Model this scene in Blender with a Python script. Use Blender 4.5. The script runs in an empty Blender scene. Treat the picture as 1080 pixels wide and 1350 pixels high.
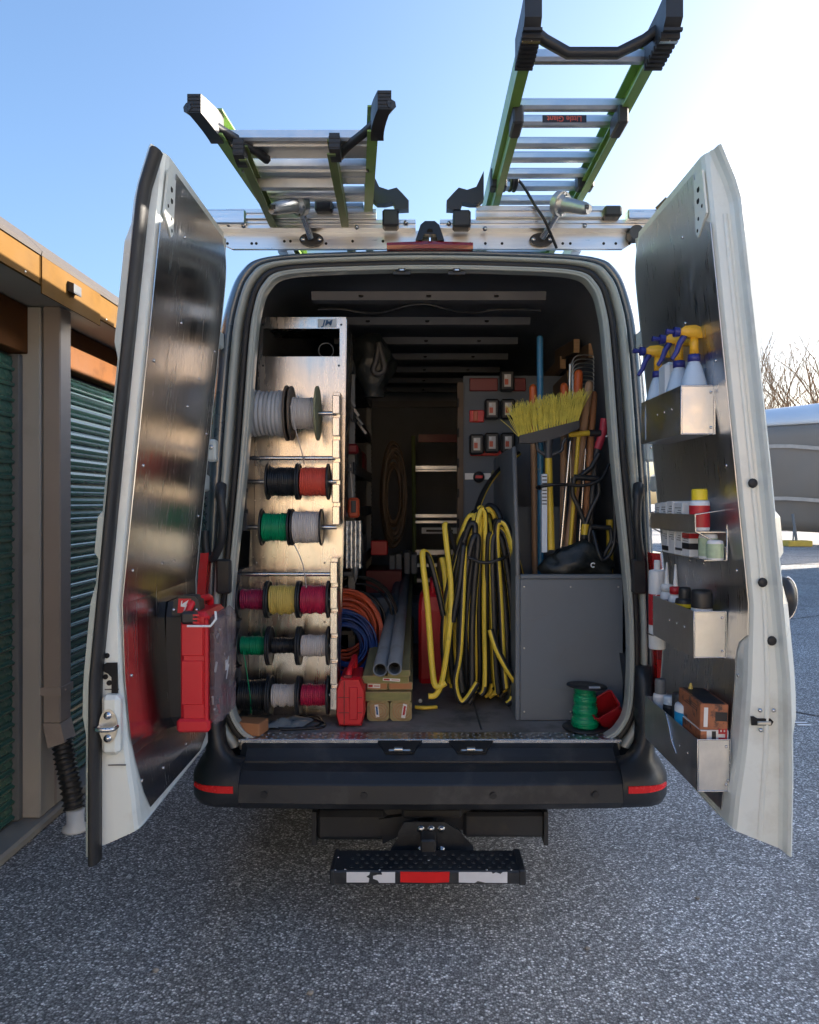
import bpy, bmesh, math, random
import numpy as np
from mathutils import Vector, Matrix
random.seed(7)
R = math.radians
scene = bpy.context.scene
col = scene.collection

# ------------------------------------------------------------------ camera
EYE = 1.62                     # camera height; it looks level along +Y
cd = bpy.data.cameras.new('camera'); cam = bpy.data.objects.new('camera', cd); col.objects.link(cam)
cam.location = (0, 0, EYE); cam.rotation_euler = (R(90), 0, 0)
cd.sensor_fit = 'HORIZONTAL'; cd.sensor_width = 36; cd.lens = 36*1000/1080
cd.shift_x = -9/1080; cd.shift_y = -12/1080
cd.clip_start = .05; cd.clip_end = 2000
scene.camera = cam
# ------------------------------------------------------------------ sky, sun, exposure
SUN_AZ, SUN_EL = 62, 13.5        # degrees right of +Y, above the horizon
w = bpy.data.worlds.new('World'); scene.world = w; w.use_nodes = True
nt = w.node_tree; bg = nt.nodes['Background']
sky = nt.nodes.new('ShaderNodeTexSky'); sky.sky_type = 'NISHITA'; sky.sun_disc = False
sky.sun_elevation = R(SUN_EL); sky.sun_rotation = R(SUN_AZ)
sky.air_density = 1.0; sky.dust_density = 4.0; sky.ozone_density = 2.5; sky.altitude = 50
nt.links.new(sky.outputs[0], bg.inputs[0]); bg.inputs[1].default_value = .088
sd = bpy.data.lights.new('sun', 'SUN'); sd.energy = 5.0; sd.angle = R(.6); sd.color = (1, .85, .66)
sun = bpy.data.objects.new('sun', sd); col.objects.link(sun)
sdir = Vector((math.sin(R(SUN_AZ))*math.cos(R(SUN_EL)), math.cos(R(SUN_AZ))*math.cos(R(SUN_EL)), math.sin(R(SUN_EL))))
sun.rotation_euler = sdir.to_track_quat('Z', 'Y').to_euler()
vs = scene.view_settings
vs.view_transform = 'Standard'; vs.look = 'None'; vs.gamma = 1; vs.use_curve_mapping = False
vs.exposure = 2.25
vs.use_white_balance = True; vs.white_balance_temperature = 5900; vs.white_balance_tint = 10

# ------------------------------------------------------------------ helpers
def at(px, py, Y):             # a point of the place: photograph pixel + its true distance
    return Vector(((px-549)*Y/1000, Y, EYE-(py-663)*Y/1000))
def zz(py, Y): return EYE-(py-663)*Y/1000
def xx(px, Y): return (px-549)*Y/1000

class M:
    def __init__(s): s.v = []; s.f = []; s.m = []; s.s = []; s.xf = None
    def add(s, vs, fs, mat=0, smooth=False, mats=None):
        o = len(s.v)
        s.v += [(s.xf @ Vector(p)) if s.xf else Vector(p) for p in vs]
        for k, f in enumerate(fs):
            s.f.append([i+o for i in f]); s.m.append(mats[k] if mats else mat); s.s.append(smooth)
        return s
    def box(s, x0, x1, y0, y1, z0, z1, mat=0, b=0):
        if x0 > x1: x0, x1 = x1, x0
        if y0 > y1: y0, y1 = y1, y0
        if z0 > z1: z0, z1 = z1, z0
        if b <= 0:
            P = [(x, y, z) for z in (z0, z1) for y in (y0, y1) for x in (x0, x1)]
            return s.add(P, [(0,2,3,1),(4,5,7,6),(0,1,5,4),(2,6,7,3),(0,4,6,2),(1,3,7,5)], mat)
        b = min(b, (x1-x0)*.49, (y1-y0)*.49, (z1-z0)*.49)
        X, Y, Z = (x0, x1), (y0, y1), (z0, z1); P = []; I = {}
        for i in (0, 1):
            for j in (0, 1):
                for k in (0, 1):
                    dx, dy, dz = (b if i == 0 else -b), (b if j == 0 else -b), (b if k == 0 else -b)
                    for a in range(3):
                        I[i,j,k,a] = len(P)
                        P.append((X[i]+(dx if a != 0 else 0), Y[j]+(dy if a != 1 else 0), Z[k]+(dz if a != 2 else 0)))
        F = []
        for i in (0, 1):
            F.append([I[i,0,0,0], I[i,1,0,0], I[i,1,1,0], I[i,0,1,0]])
            F.append([I[0,i,0,1], I[1,i,0,1], I[1,i,1,1], I[0,i,1,1]])
            F.append([I[0,0,i,2], I[1,0,i,2], I[1,1,i,2], I[0,1,i,2]])
        for i in (0, 1):
            for j in (0, 1):
                F.append([I[i,j,0,0], I[i,j,1,0], I[i,j,1,1], I[i,j,0,1]])
                F.append([I[i,0,j,0], I[i,1,j,0], I[i,1,j,2], I[i,0,j,2]])
                F.append([I[0,i,j,1], I[1,i,j,1], I[1,i,j,2], I[0,i,j,2]])
                for k in (0, 1): F.append([I[i,j,k,0], I[i,j,k,1], I[i,j,k,2]])
        return s.add(P, F, mat)
    def cyl(s, p0, p1, r, r2=None, n=14, mat=0, cap=True, cmat=None):
        p0, p1 = Vector(p0), Vector(p1); r2 = r if r2 is None else r2
        d = (p1-p0).normalized(); a = d.orthogonal().normalized(); b = d.cross(a)
        c = [(math.cos(2*math.pi*i/n), math.sin(2*math.pi*i/n)) for i in range(n)]
        A = [p0+(a*x+b*y)*r for x, y in c]; B = [p1+(a*x+b*y)*r2 for x, y in c]
        s.add(A+B, [(i, (i+1) % n, n+(i+1) % n, n+i) for i in range(n)], mat, True)
        if cap:
            cm = mat if cmat is None else cmat
            s.add(A, [list(range(n))], cm); s.add(B, [list(range(n))], cm)
        return s
    def lathe(s, prof, org, axis, n=20, mat=0, smooth=True):
        org = Vector(org); d = Vector(axis).normalized(); a = d.orthogonal().normalized(); b = d.cross(a)
        V = []; F = []
        for r, h in prof:
            for i in range(n):
                t = 2*math.pi*i/n; V.append(org+d*h+(a*math.cos(t)+b*math.sin(t))*r)
        for k in range(len(prof)-1):
            for i in range(n):
                j = (i+1) % n; F.append((k*n+i, k*n+j, k*n+n+j, k*n+n+i))
        return s.add(V, F, mat, smooth)
    def tube(s, pts, r, n=8, mat=0, closed=False, matf=None, cap=True):
        pts = [Vector(p) for p in pts]; m = len(pts); rr = r if hasattr(r, '__len__') else [r]*m
        V = []; a = None
        for i, p in enumerate(pts):
            if closed: t = pts[(i+1) % m]-pts[i-1]
            else: t = pts[min(i+1, m-1)]-pts[max(i-1, 0)]
            t = t.normalized() if t.length > 1e-9 else Vector((0, 0, 1))
            a = t.orthogonal() if a is None else a-t*a.dot(t)
            if a.length < 1e-6: a = t.orthogonal()
            a.normalize(); b = t.cross(a)
            for k in range(n):
                q = 2*math.pi*k/n; V.append(p+(a*math.cos(q)+b*math.sin(q))*rr[i])
        F = []; mm = []
        for i in range(m if closed else m-1):
            for k in range(n):
                i2 = (i+1) % m; k2 = (k+1) % n
                F.append((i*n+k, i*n+k2, i2*n+k2, i2*n+k)); mm.append(matf(i, k) if matf else mat)
        s.add(V, F, mat, True, mm)
        if cap and not closed:
            s.add(V[:n], [list(range(n))], mat); s.add(V[-n:], [list(range(n))], mat)
        return s
    def prism(s, pts, d, mat=0):       # planar polygon (3D points) pushed along d
        pts = [Vector(p) for p in pts]; d = Vector(d); n = len(pts)
        V = pts+[p+d for p in pts]
        return s.add(V, [list(range(n)), list(range(2*n-1, n-1, -1))]+[(i, (i+1) % n, n+(i+1) % n, n+i) for i in range(n)], mat)
    def loft(s, secs, mat=0, closed=True, cap=True, smooth=False):
        n = len(secs[0]); V = [p for q in secs for p in q]; F = []
        for k in range(len(secs)-1):
            for i in range(n if closed else n-1):
                j = (i+1) % n; F.append((k*n+i, k*n+j, k*n+n+j, k*n+n+i))
        s.add(V, F, mat, smooth)
        if cap and closed:
            s.add(secs[0], [list(range(n))], mat); s.add(secs[-1], [list(range(n))], mat)
        return s
    def ball(s, c, r, sc=(1, 1, 1), n=12, m=8, mat=0):
        c = Vector(c); V = []; F = []
        for i in range(m+1):
            p = math.pi*i/m
            for k in range(n):
                t = 2*math.pi*k/n
                V.append(c+Vector((r*sc[0]*math.sin(p)*math.cos(t), r*sc[1]*math.sin(p)*math.sin(t), r*sc[2]*math.cos(p))))
        for i in range(m):
            for k in range(n): F.append((i*n+k, i*n+(k+1) % n, i*n+n+(k+1) % n, i*n+n+k))
        return s.add(V, F, mat, True)

WP = {}                                   # world position of every object's origin
def finish(o, label, cat, group, kind):
    if label: o['label'] = label
    if cat: o['category'] = cat
    if group: o['group'] = group
    if kind: o['kind'] = kind
def thing(name, label, cat, base, group=None, kind=None):
    o = bpy.data.objects.new(name, None); col.objects.link(o); o.empty_display_size = .05
    o.location = base; WP[o] = Vector(base); finish(o, label, cat, group, kind); return o
def obj(name, mb, mats, parent=None, label=None, cat=None, group=None, kind=None):
    mats = mats if isinstance(mats, (list, tuple)) else [mats]
    xs = [p.x for p in mb.v]; ys = [p.y for p in mb.v]; zs = [p.z for p in mb.v]
    org = Vector(((min(xs)+max(xs))/2, (min(ys)+max(ys))/2, min(zs)))
    me = bpy.data.meshes.new(name)
    me.from_pydata([p-org for p in mb.v], [], mb.f)
    for m in mats: me.materials.append(MAT[m])
    me.polygons.foreach_set('material_index', mb.m); me.polygons.foreach_set('use_smooth', mb.s)
    bm = bmesh.new(); bm.from_mesh(me); bmesh.ops.recalc_face_normals(bm, faces=bm.faces); bm.to_mesh(me); bm.free()
    o = bpy.data.objects.new(name, me); col.objects.link(o)
    WP[o] = org; o.parent = parent; o.location = org-(WP[parent] if parent else Vector())
    finish(o, label, cat, group, kind); return o
def inst(src, pos, parent=None, rot=None, name=None):   # another piece sharing the mesh of src, origin at pos
    o = bpy.data.objects.new(name or src.name.split('.')[0], src.data); col.objects.link(o)
    WP[o] = Vector(pos); o.parent = parent; o.location = WP[o]-(WP[parent] if parent else Vector())
    if rot: o.rotation_euler = rot
    return o
def text(s, size, org, right, up, mat, parent, name='lettering', bold=0., align='CENTER', depth=.0006, sx=1.):
    cu = bpy.data.curves.new('t', 'FONT'); cu.body = s; cu.size = size; cu.align_x = align; cu.align_y = 'CENTER'
    cu.extrude = depth; cu.offset = bold
    t = bpy.data.objects.new('t', cu); me = bpy.data.meshes.new_from_object(t)
    bpy.data.objects.remove(t); bpy.data.curves.remove(cu)
    r = Vector(right).normalized(); u = Vector(up).normalized(); n = r.cross(u)
    for v in me.vertices: v.co = r*v.co.x*sx+u*v.co.y+n*v.co.z
    me.materials.clear(); me.materials.append(MAT[mat]); me.name = name
    for p in me.polygons: p.material_index = 0
    o = bpy.data.objects.new(name, me); col.objects.link(o); WP[o] = Vector(org); o.parent = parent
    o.location = WP[o]-(WP[parent] if parent else Vector()); return o
def frame(p, xd, yd):                      # matrix with origin p, local x along xd, local y close to yd
    x = Vector(xd).normalized(); z = x.cross(Vector(yd)).normalized(); y = z.cross(x)
    return Matrix(((x.x, y.x, z.x, p[0]), (x.y, y.y, z.y, p[1]), (x.z, y.z, z.z, p[2]), (0, 0, 0, 1)))
def catmull(P, sub=5, closed=False):
    P = [Vector(p) for p in P]; n = len(P); out = []
    for i in range(n if closed else n-1):
        g = (lambda k: P[k % n]) if closed else (lambda k: P[max(0, min(n-1, k))])
        a, b, c, d = g(i-1), g(i), g(i+1), g(i+2)
        for k in range(sub):
            t = k/sub
            out.append(.5*((2*b)+(c-a)*t+(2*a-5*b+4*c-d)*t*t+(3*b-a-3*c+d)*t**3))
    if not closed: out.append(P[-1])
    return out

# ------------------------------------------------------------------ materials
MAT = {}
def mat(name, c, rough=.5, metal=0., var=.12, vs=6., bump=.0, bs=80., stretch=None, coat=0., aniso=0., rvar=.12,
        alpha=1., trans=0., dirt=None, dirt_s=3., dirt_t=(.55, .75), emis=None, spec=.5, scratch=0.):
    m = bpy.data.materials.new(name); m.use_nodes = True; N = m.node_tree.nodes; L = m.node_tree.links
    b = N['Principled BSDF']
    c = (c, c, c) if not hasattr(c, '__len__') else c
    tc = N.new('ShaderNodeTexCoord'); mp = N.new('ShaderNodeMapping'); L.new(tc.outputs['Object'], mp.inputs[0])
    if stretch: mp.inputs['Scale'].default_value = stretch
    n1 = N.new('ShaderNodeTexNoise'); n1.inputs['Scale'].default_value = vs; n1.inputs['Detail'].default_value = 5
    L.new(mp.outputs[0], n1.inputs['Vector'])
    mr = N.new('ShaderNodeMapRange'); mr.inputs[1].default_value = .25; mr.inputs[2].default_value = .75
    mr.inputs[3].default_value = 1-var; mr.inputs[4].default_value = 1+var
    L.new(n1.outputs[0], mr.inputs[0])
    mx = N.new('ShaderNodeVectorMath'); mx.operation = 'SCALE'; mx.inputs[0].default_value = c
    L.new(mr.outputs[0], mx.inputs['Scale'])
    out = mx.outputs[0]
    if dirt:
        n3 = N.new('ShaderNodeTexNoise'); n3.inputs['Scale'].default_value = dirt_s; n3.inputs['Detail'].default_value = 8
        n3.inputs['Roughness'].default_value = .65
        L.new(tc.outputs['Object'], n3.inputs['Vector'])
        r3 = N.new('ShaderNodeMapRange'); r3.inputs[1].default_value, r3.inputs[2].default_value = dirt_t
        L.new(n3.outputs[0], r3.inputs[0])
        mm = N.new('ShaderNodeMix'); mm.data_type = 'RGBA'; L.new(r3.outputs[0], mm.inputs[0])
        L.new(out, mm.inputs[6]); mm.inputs[7].default_value = (*dirt, 1); out = mm.outputs[2]
    L.new(out, b.inputs['Base Color'])
    rr = N.new('ShaderNodeMapRange'); rr.inputs[1].default_value = .3; rr.inputs[2].default_value = .7
    rr.inputs[3].default_value = max(.02, rough*(1-rvar*1.5)); rr.inputs[4].default_value = min(1, rough*(1+rvar*1.5))
    L.new(n1.outputs[0], rr.inputs[0]); L.new(rr.outputs[0], b.inputs['Roughness'])
    b.inputs['Metallic'].default_value = metal
    b.inputs['Specular IOR Level'].default_value = spec
    b.inputs['Coat Weight'].default_value = coat; b.inputs['Coat Roughness'].default_value = .08
    if aniso: b.inputs['Anisotropic'].default_value = aniso
    if alpha < 1: b.inputs['Alpha'].default_value = alpha
    if trans: b.inputs['Transmission Weight'].default_value = trans
    if emis: b.inputs['Emission Color'].default_value = (*emis[0], 1); b.inputs['Emission Strength'].default_value = emis[1]
    if bump:
        n2 = N.new('ShaderNodeTexNoise'); n2.inputs['Scale'].default_value = bs; n2.inputs['Detail'].default_value = 4
        L.new(mp.outputs[0], n2.inputs['Vector'])
        bp = N.new('ShaderNodeBump'); bp.inputs['Strength'].default_value = bump; bp.inputs['Distance'].default_value = .01
        L.new(n2.outputs[0], bp.inputs['Height']); L.new(bp.outputs[0], b.inputs['Normal'])
    MAT[name] = m; return m
def material_asphalt():
    m = bpy.data.materials.new('asphalt'); m.use_nodes = True; N = m.node_tree.nodes; L = m.node_tree.links; b = N['Principled BSDF']
    tc = N.new('ShaderNodeTexCoord')
    v = N.new('ShaderNodeTexVoronoi'); v.inputs['Scale'].default_value = 118; v.inputs['Randomness'].default_value = 1
    nz = N.new('ShaderNodeTexNoise'); nz.inputs['Scale'].default_value = 60; nz.inputs['Detail'].default_value = 3
    mxv = N.new('ShaderNodeVectorMath'); mxv.operation = 'MULTIPLY_ADD'; mxv.inputs[1].default_value = (.01, .01, .01)
    L.new(tc.outputs['Object'], nz.inputs['Vector']); L.new(nz.outputs['Color'], mxv.inputs[0]); L.new(tc.outputs['Object'], mxv.inputs[2])
    L.new(mxv.outputs[0], v.inputs['Vector'])
    sep = N.new('ShaderNodeSeparateColor'); L.new(v.outputs['Color'], sep.inputs[0])
    rp = N.new('ShaderNodeValToRGB'); e = rp.color_ramp
    e.elements[0].position = 0; e.elements[0].color = (.085, .083, .083, 1)
    e.elements[1].position = 1; e.elements[1].color = (.46, .46, .45, 1)
    for p, c in ((.40, (.112, .110, .110)), (.62, (.165, .163, .160)), (.82, (.245, .241, .236)), (.94, (.37, .365, .36))):
        q = e.elements.new(p); q.color = (*c, 1)
    L.new(sep.outputs[0], rp.inputs[0])
    # dark binder between stones
    rd = N.new('ShaderNodeMapRange'); rd.inputs[1].default_value = .25; rd.inputs[2].default_value = .75
    rd.inputs[3].default_value = 1; rd.inputs[4].default_value = .35
    L.new(v.outputs['Distance'], rd.inputs[0])
    n2 = N.new('ShaderNodeTexNoise'); n2.inputs['Scale'].default_value = .9; n2.inputs['Detail'].default_value = 6
    L.new(tc.outputs['Object'], n2.inputs['Vector'])
    r2 = N.new('ShaderNodeMapRange'); r2.inputs[1].default_value = .3; r2.inputs[2].default_value = .7; r2.inputs[3].default_value = 2.15; r2.inputs[4].default_value = 3.1
    L.new(n2.outputs[0], r2.inputs[0])
    mu = N.new('ShaderNodeMath'); mu.operation = 'MULTIPLY'; L.new(rd.outputs[0], mu.inputs[0]); L.new(r2.outputs[0], mu.inputs[1])
    sc = N.new('ShaderNodeVectorMath'); sc.operation = 'SCALE'; L.new(rp.outputs[0], sc.inputs[0]); L.new(mu.outputs[0], sc.inputs['Scale'])
    st = N.new('ShaderNodeTexNoise'); st.inputs['Scale'].default_value = 2.3; st.inputs['Detail'].default_value = 7; st.inputs['Distortion'].default_value = .6
    L.new(tc.outputs['Object'], st.inputs['Vector'])
    sr = N.new('ShaderNodeMapRange'); sr.inputs[1].default_value = .60; sr.inputs[2].default_value = .72; sr.inputs[3].default_value = 1; sr.inputs[4].default_value = .72
    L.new(st.outputs[0], sr.inputs[0])
    s2 = N.new('ShaderNodeVectorMath'); s2.operation = 'SCALE'; L.new(sc.outputs[0], s2.inputs[0]); L.new(sr.outputs[0], s2.inputs['Scale'])
    L.new(s2.outputs[0], b.inputs['Base Color']); b.inputs['Roughness'].default_value = .85
    bp = N.new('ShaderNodeBump'); bp.inputs['Strength'].default_value = .7; bp.inputs['Distance'].default_value = .004; bp.invert = True
    L.new(v.outputs['Distance'], bp.inputs['Height']); L.new(bp.outputs[0], b.inputs['Normal'])
    MAT['asphalt'] = m
material_asphalt()
def material_brushed(name, c, rough, streak=.5, lines=(90, 90, 1.2)):
    """Sheet aluminium: long vertical scratches change gloss and colour, soft waviness bends reflections."""
    m = bpy.data.materials.new(name); m.use_nodes = True; N = m.node_tree.nodes; L = m.node_tree.links; b = N['Principled BSDF']
    tc = N.new('ShaderNodeTexCoord'); mp = N.new('ShaderNodeMapping'); mp.inputs['Scale'].default_value = lines
    L.new(tc.outputs['Object'], mp.inputs[0])
    n = N.new('ShaderNodeTexNoise'); n.inputs['Scale'].default_value = 1; n.inputs['Detail'].default_value = 6; n.inputs['Roughness'].default_value = .7
    L.new(mp.outputs[0], n.inputs['Vector'])
    sm = N.new('ShaderNodeTexNoise'); sm.inputs['Scale'].default_value = 4; sm.inputs['Detail'].default_value = 5
    L.new(tc.outputs['Object'], sm.inputs['Vector'])
    r = N.new('ShaderNodeMapRange'); r.inputs[1].default_value = .35; r.inputs[2].default_value = .7
    r.inputs[3].default_value = rough*.75; r.inputs[4].default_value = rough*(1+streak)
    L.new(n.outputs[0], r.inputs[0])
    r2 = N.new('ShaderNodeMapRange'); r2.inputs[1].default_value = .3; r2.inputs[2].default_value = .7; r2.inputs[3].default_value = .8; r2.inputs[4].default_value = 1.25
    L.new(sm.outputs[0], r2.inputs[0])
    mu = N.new('ShaderNodeMath'); mu.operation = 'MULTIPLY'; L.new(r.outputs[0], mu.inputs[0]); L.new(r2.outputs[0], mu.inputs[1])
    L.new(mu.outputs[0], b.inputs['Roughness'])
    cr = N.new('ShaderNodeMapRange'); cr.inputs[1].default_value = .3; cr.inputs[2].default_value = .7; cr.inputs[3].default_value = .9; cr.inputs[4].default_value = 1.1
    L.new(n.outputs[0], cr.inputs[0])
    s = N.new('ShaderNodeVectorMath'); s.operation = 'SCALE'; s.inputs[0].default_value = c; L.new(cr.outputs[0], s.inputs['Scale'])
    L.new(s.outputs[0], b.inputs['Base Color']); b.inputs['Metallic'].default_value = 1
    w2 = N.new('ShaderNodeTexNoise'); w2.inputs['Scale'].default_value = 2.2; L.new(tc.outputs['Object'], w2.inputs['Vector'])
    bp = N.new('ShaderNodeBump'); bp.inputs['Strength'].default_value = .05; bp.inputs['Distance'].default_value = .02
    L.new(w2.outputs[0], bp.inputs['Height'])
    b2 = N.new('ShaderNodeBump'); b2.inputs['Strength'].default_value = .004; b2.inputs['Distance'].default_value = .004
    L.new(n.outputs[0], b2.inputs['Height']); L.new(bp.outputs[0], b2.inputs['Normal']); L.new(b2.outputs[0], b.inputs['Normal'])
    MAT[name] = m
material_brushed('door_aluminium', (.54, .55, .57), .19, .5)
material_brushed('door_aluminium_dull', (.56, .57, .59), .34, .4)
material_brushed('rack_aluminium', (.66, .63, .60), .25, .3, (25, 25, 2))
material_brushed('tray_aluminium', (.66, .66, .66), .38, .3, (20, 20, 20))
mat('bar_aluminium', (.72, .73, .75), .32, 1, var=.08, vs=20, stretch=(.3, 4, 4))
mat('rung_aluminium', (.66, .67, .69), .38, 1, var=.08, vs=30)
mat('cast_aluminium', (.58, .59, .60), .45, 1, var=.1, vs=40, bump=.1, bs=120)
mat('steel', (.62, .62, .63), .25, 1, var=.08, vs=30)
mat('zinc', (.62, .60, .55), .35, 1, var=.15, vs=40)
mat('tread_plate', (.55, .55, .56), .35, 1, var=.2, vs=30, dirt=(.12, .11, .10), dirt_s=9, dirt_t=(.5, .68))
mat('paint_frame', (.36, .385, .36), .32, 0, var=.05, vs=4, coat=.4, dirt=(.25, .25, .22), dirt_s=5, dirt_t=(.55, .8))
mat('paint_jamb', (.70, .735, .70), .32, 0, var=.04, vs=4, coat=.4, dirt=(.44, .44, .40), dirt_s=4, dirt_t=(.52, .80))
mat('paint_body', (.10, .125, .155), .28, .35, var=.04, vs=5, coat=.8, dirt=(.20, .20, .19), dirt_s=5, dirt_t=(.6, .85))
mat('rubber', (.018, .018, .02), .55, var=.25, vs=12, bump=.1, bs=150)
mat('plastic_black', (.022, .023, .026), .42, var=.2, vs=10, bump=.06, bs=300)
mat('plastic_bumper', (.020, .023, .029), .40, var=.18, vs=5, bump=.1, bs=350, dirt=(.085, .085, .085), dirt_s=6, dirt_t=(.55, .85))
mat('step_black', (.020, .023, .028), .45, var=.25, vs=9, bump=.15, bs=200, dirt=(.07, .07, .07), dirt_s=14, dirt_t=(.55, .8))
mat('hitch_black', (.022, .024, .028), .5, var=.3, vs=8, dirt=(.06, .05, .04), dirt_s=10, dirt_t=(.55, .8))
mat('liner_dark', (.14, .15, .17), .65, var=.3, vs=3, bump=.1, bs=40)
mat('rib_grey', (.12, .12, .128), .55, var=.2, vs=5)
mat('cabinet_grey', (.14, .165, .195), .55, var=.08, vs=5, bump=.05, bs=200, dirt=(.15, .16, .17), dirt_s=14, dirt_t=(.66, .85))
mat('panel_grey', (.095, .115, .145), .6, var=.1, vs=4)
mat('floor_board', (.24, .22, .205), .7, var=.25, vs=4, bump=.2, bs=60, dirt=(.10, .095, .09), dirt_s=5, dirt_t=(.48, .66))
mat('red_light', (.45, .012, .012), .12, var=.05, coat=.8, spec=.7)
mat('red_lens_dark', (.20, .010, .015), .15, var=.05, coat=.6)
mat('reflector_red', (.75, .02, .02), .25, var=.06, vs=60)
mat('tape_white', (.72, .73, .76), .4, var=.08, vs=20)
mat('tape_red', (.70, .012, .012), .35, var=.06, vs=40)
mat('case_red', (.56, .012, .022), .38, var=.06, vs=6, bump=.03, bs=200)
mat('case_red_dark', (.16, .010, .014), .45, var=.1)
mat('scoop_red', (.36, .012, .02), .35, var=.1)
mat('clear_plastic', (.26, .20, .22), .12, var=.05, alpha=.42, spec=.6)
mat('dark_grey', (.05, .052, .058), .5, var=.15)
mat('mid_grey', (.16, .165, .17), .5, var=.12)
mat('fly_bag', (.20, .23, .25), .3, var=.2, vs=15, bump=.5, bs=25)
mat('ladder_green', (.20, .33, .07), .38, var=.12, vs=12, coat=.1, dirt=(.14, .18, .08), dirt_s=6, dirt_t=(.6, .8))
mat('ladder_olive', (.13, .17, .05), .45, var=.12, vs=12)
mat('label_orange', (.62, .10, .05), .45, var=.05)
mat('label_dark', (.03, .025, .025), .45)
mat('wood_tan', (.46, .29, .15), .65, var=.2, vs=10, stretch=(1, 8, 8), bump=.1, bs=40)
mat('wood_handle', (.44, .27, .16), .5, var=.15, vs=10, stretch=(8, 8, 1))
mat('wood_block', (.44, .20, .09), .6, var=.15, vs=8)
mat('wood_dark', (.10, .065, .04), .6, var=.3, vs=8)
mat('cardboard', (.24, .16, .095), .8, var=.12)
mat('yellow_tool', (.62, .43, .03), .4, var=.1, vs=10)
mat('bristle', (.76, .65, .11), .55, var=.2, vs=30)
mat('blue_pole', (.05, .21, .40), .35, var=.15, vs=8, dirt=(.25, .33, .38), dirt_s=30, dirt_t=(.62, .7))
mat('orange_grip', (.62, .13, .03), .45, var=.1)
mat('pink_grip', (.48, .04, .07), .45, var=.1)
mat('bag_black', (.018, .022, .023), .45, var=.4, vs=14, bump=.6, bs=22)
mat('cable_black', (.014, .015, .018), .42, var=.2, vs=20)
mat('cable_yellow', (.80, .60, .06), .42, var=.12, vs=12, dirt=(.35, .28, .09), dirt_s=12, dirt_t=(.58, .8))
mat('cable_red', (.50, .085, .035), .42, var=.15)
mat('cable_blue', (.02, .055, .22), .42, var=.15)
mat('cable_brown', (.075, .045, .02), .5, var=.3, vs=20)
mat('wire_grey', (.42, .44, .47), .42, var=.12, vs=15)
mat('wire_offwhite', (.56, .53, .51), .42, var=.12, vs=15)
mat('wire_black', (.014, .015, .018), .35, var=.2)
mat('wire_red', (.58, .075, .045), .4, var=.12, vs=15)
mat('wire_green', (.005, .26, .11), .4, var=.15, vs=15)
mat('wire_magenta', (.30, .012, .065), .4, var=.15, vs=15)
mat('wire_crimson', (.40, .014, .06), .4, var=.15, vs=15)
mat('wire_yellow', (.62, .47, .11), .42, var=.12, vs=15)
mat('flange_brown', (.13, .10, .075), .7, var=.25, vs=20)
mat('flange_olive', (.24, .24, .14), .7, var=.35, vs=25)
mat('conduit_grey', (.165, .185, .21), .38, var=.12, vs=7, stretch=(6, .6, 6), dirt=(.10, .10, .10), dirt_s=6)
mat('hole_black', (.006, .006, .007), .8)
mat('white_plastic', (.72, .76, .80), .35, var=.05)
mat('white_label', (.72, .73, .74), .45, var=.06, vs=30)
mat('bottle_blue', (.52, .62, .74), .3, var=.05)
mat('trigger_yellow', (.78, .42, .02), .35, var=.06)
mat('trigger_blue', (.03, .035, .22), .35, var=.08)
mat('cap_yellow', (.78, .60, .02), .4)
mat('label_red', (.45, .02, .03), .4, var=.15, vs=40)
mat('label_blue', (.02, .27, .58), .4, var=.12, vs=40)
mat('label_navy', (.03, .03, .16), .4)
mat('label_green', (.42, .52, .35), .5, var=.2, vs=60)
mat('ink', (.02, .02, .025), .5)
mat('ink_blue', (.02, .10, .28), .45)
mat('box_orange', (.36, .13, .06), .5, var=.3, vs=25, dirt=(.09, .05, .04), dirt_s=22, dirt_t=(.52, .6))
mat('silver_film', (.55, .58, .62), .2, .8, var=.4, vs=40, bump=.5, bs=60)
mat('concrete', (.30, .28, .25), .85, var=.15, vs=5, bump=.2, bs=60)
mat('wall_tan', (.44, .415, .37), .6, var=.07, vs=2, bump=.03, bs=100, dirt=(.33, .295, .25), dirt_s=2.5, dirt_t=(.55, .8))
mat('wall_tan_bounce', (.62, .44, .27), .7, var=.07, vs=2)  # wall of the added unseen row, coloured to warm its bounce light
mat('downspout_tan', (.37, .31, .265), .5, var=.06, vs=3)
mat('fascia_tan', (.125, .066, .016), .85, spec=.12, var=.06, vs=3, dirt=(.075, .042, .014), dirt_s=2, dirt_t=(.5, .8))
mat('fascia_cap', (.075, .068, .066), .8, .0, spec=.2, var=.06, vs=3)
mat('header_brown', (.125, .052, .018), .85, spec=.12, var=.1, vs=4, dirt=(.08, .036, .015), dirt_s=7, dirt_t=(.5, .75))
mat('roller_green', (.045, .135, .10), .24, .0, var=.12, vs=8, coat=.5, dirt=(.05, .085, .07), dirt_s=6, dirt_t=(.58, .8))
mat('boat_white', (.62, .66, .72), .5, var=.05, vs=.6)
mat('tarp_beige', (.23, .205, .18), .75, var=.1, vs=.5, bump=.2, bs=3)
mat('strap_pale', (.45, .41, .37), .7)
mat('bark', (.28, .18, .10), .85, var=.2, vs=3)
mat('leaf', (.35, .13, .04), .7)
mat('sealant', (.035, .035, .037), .7)
mat('skid_yellow', (.62, .42, .06), .6)
mat('lumber', (.30, .25, .12), .7, var=.25, vs=7, stretch=(6, .6, 6), bump=.15, bs=40)
mat('lumber_end', (.36, .27, .14), .75, var=.25, vs=14, dirt=(.20, .13, .07), dirt_s=18)
mat('lumber_green', (.235, .225, .085), .75, var=.2, vs=16, stretch=(1, 1, 5))

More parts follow.
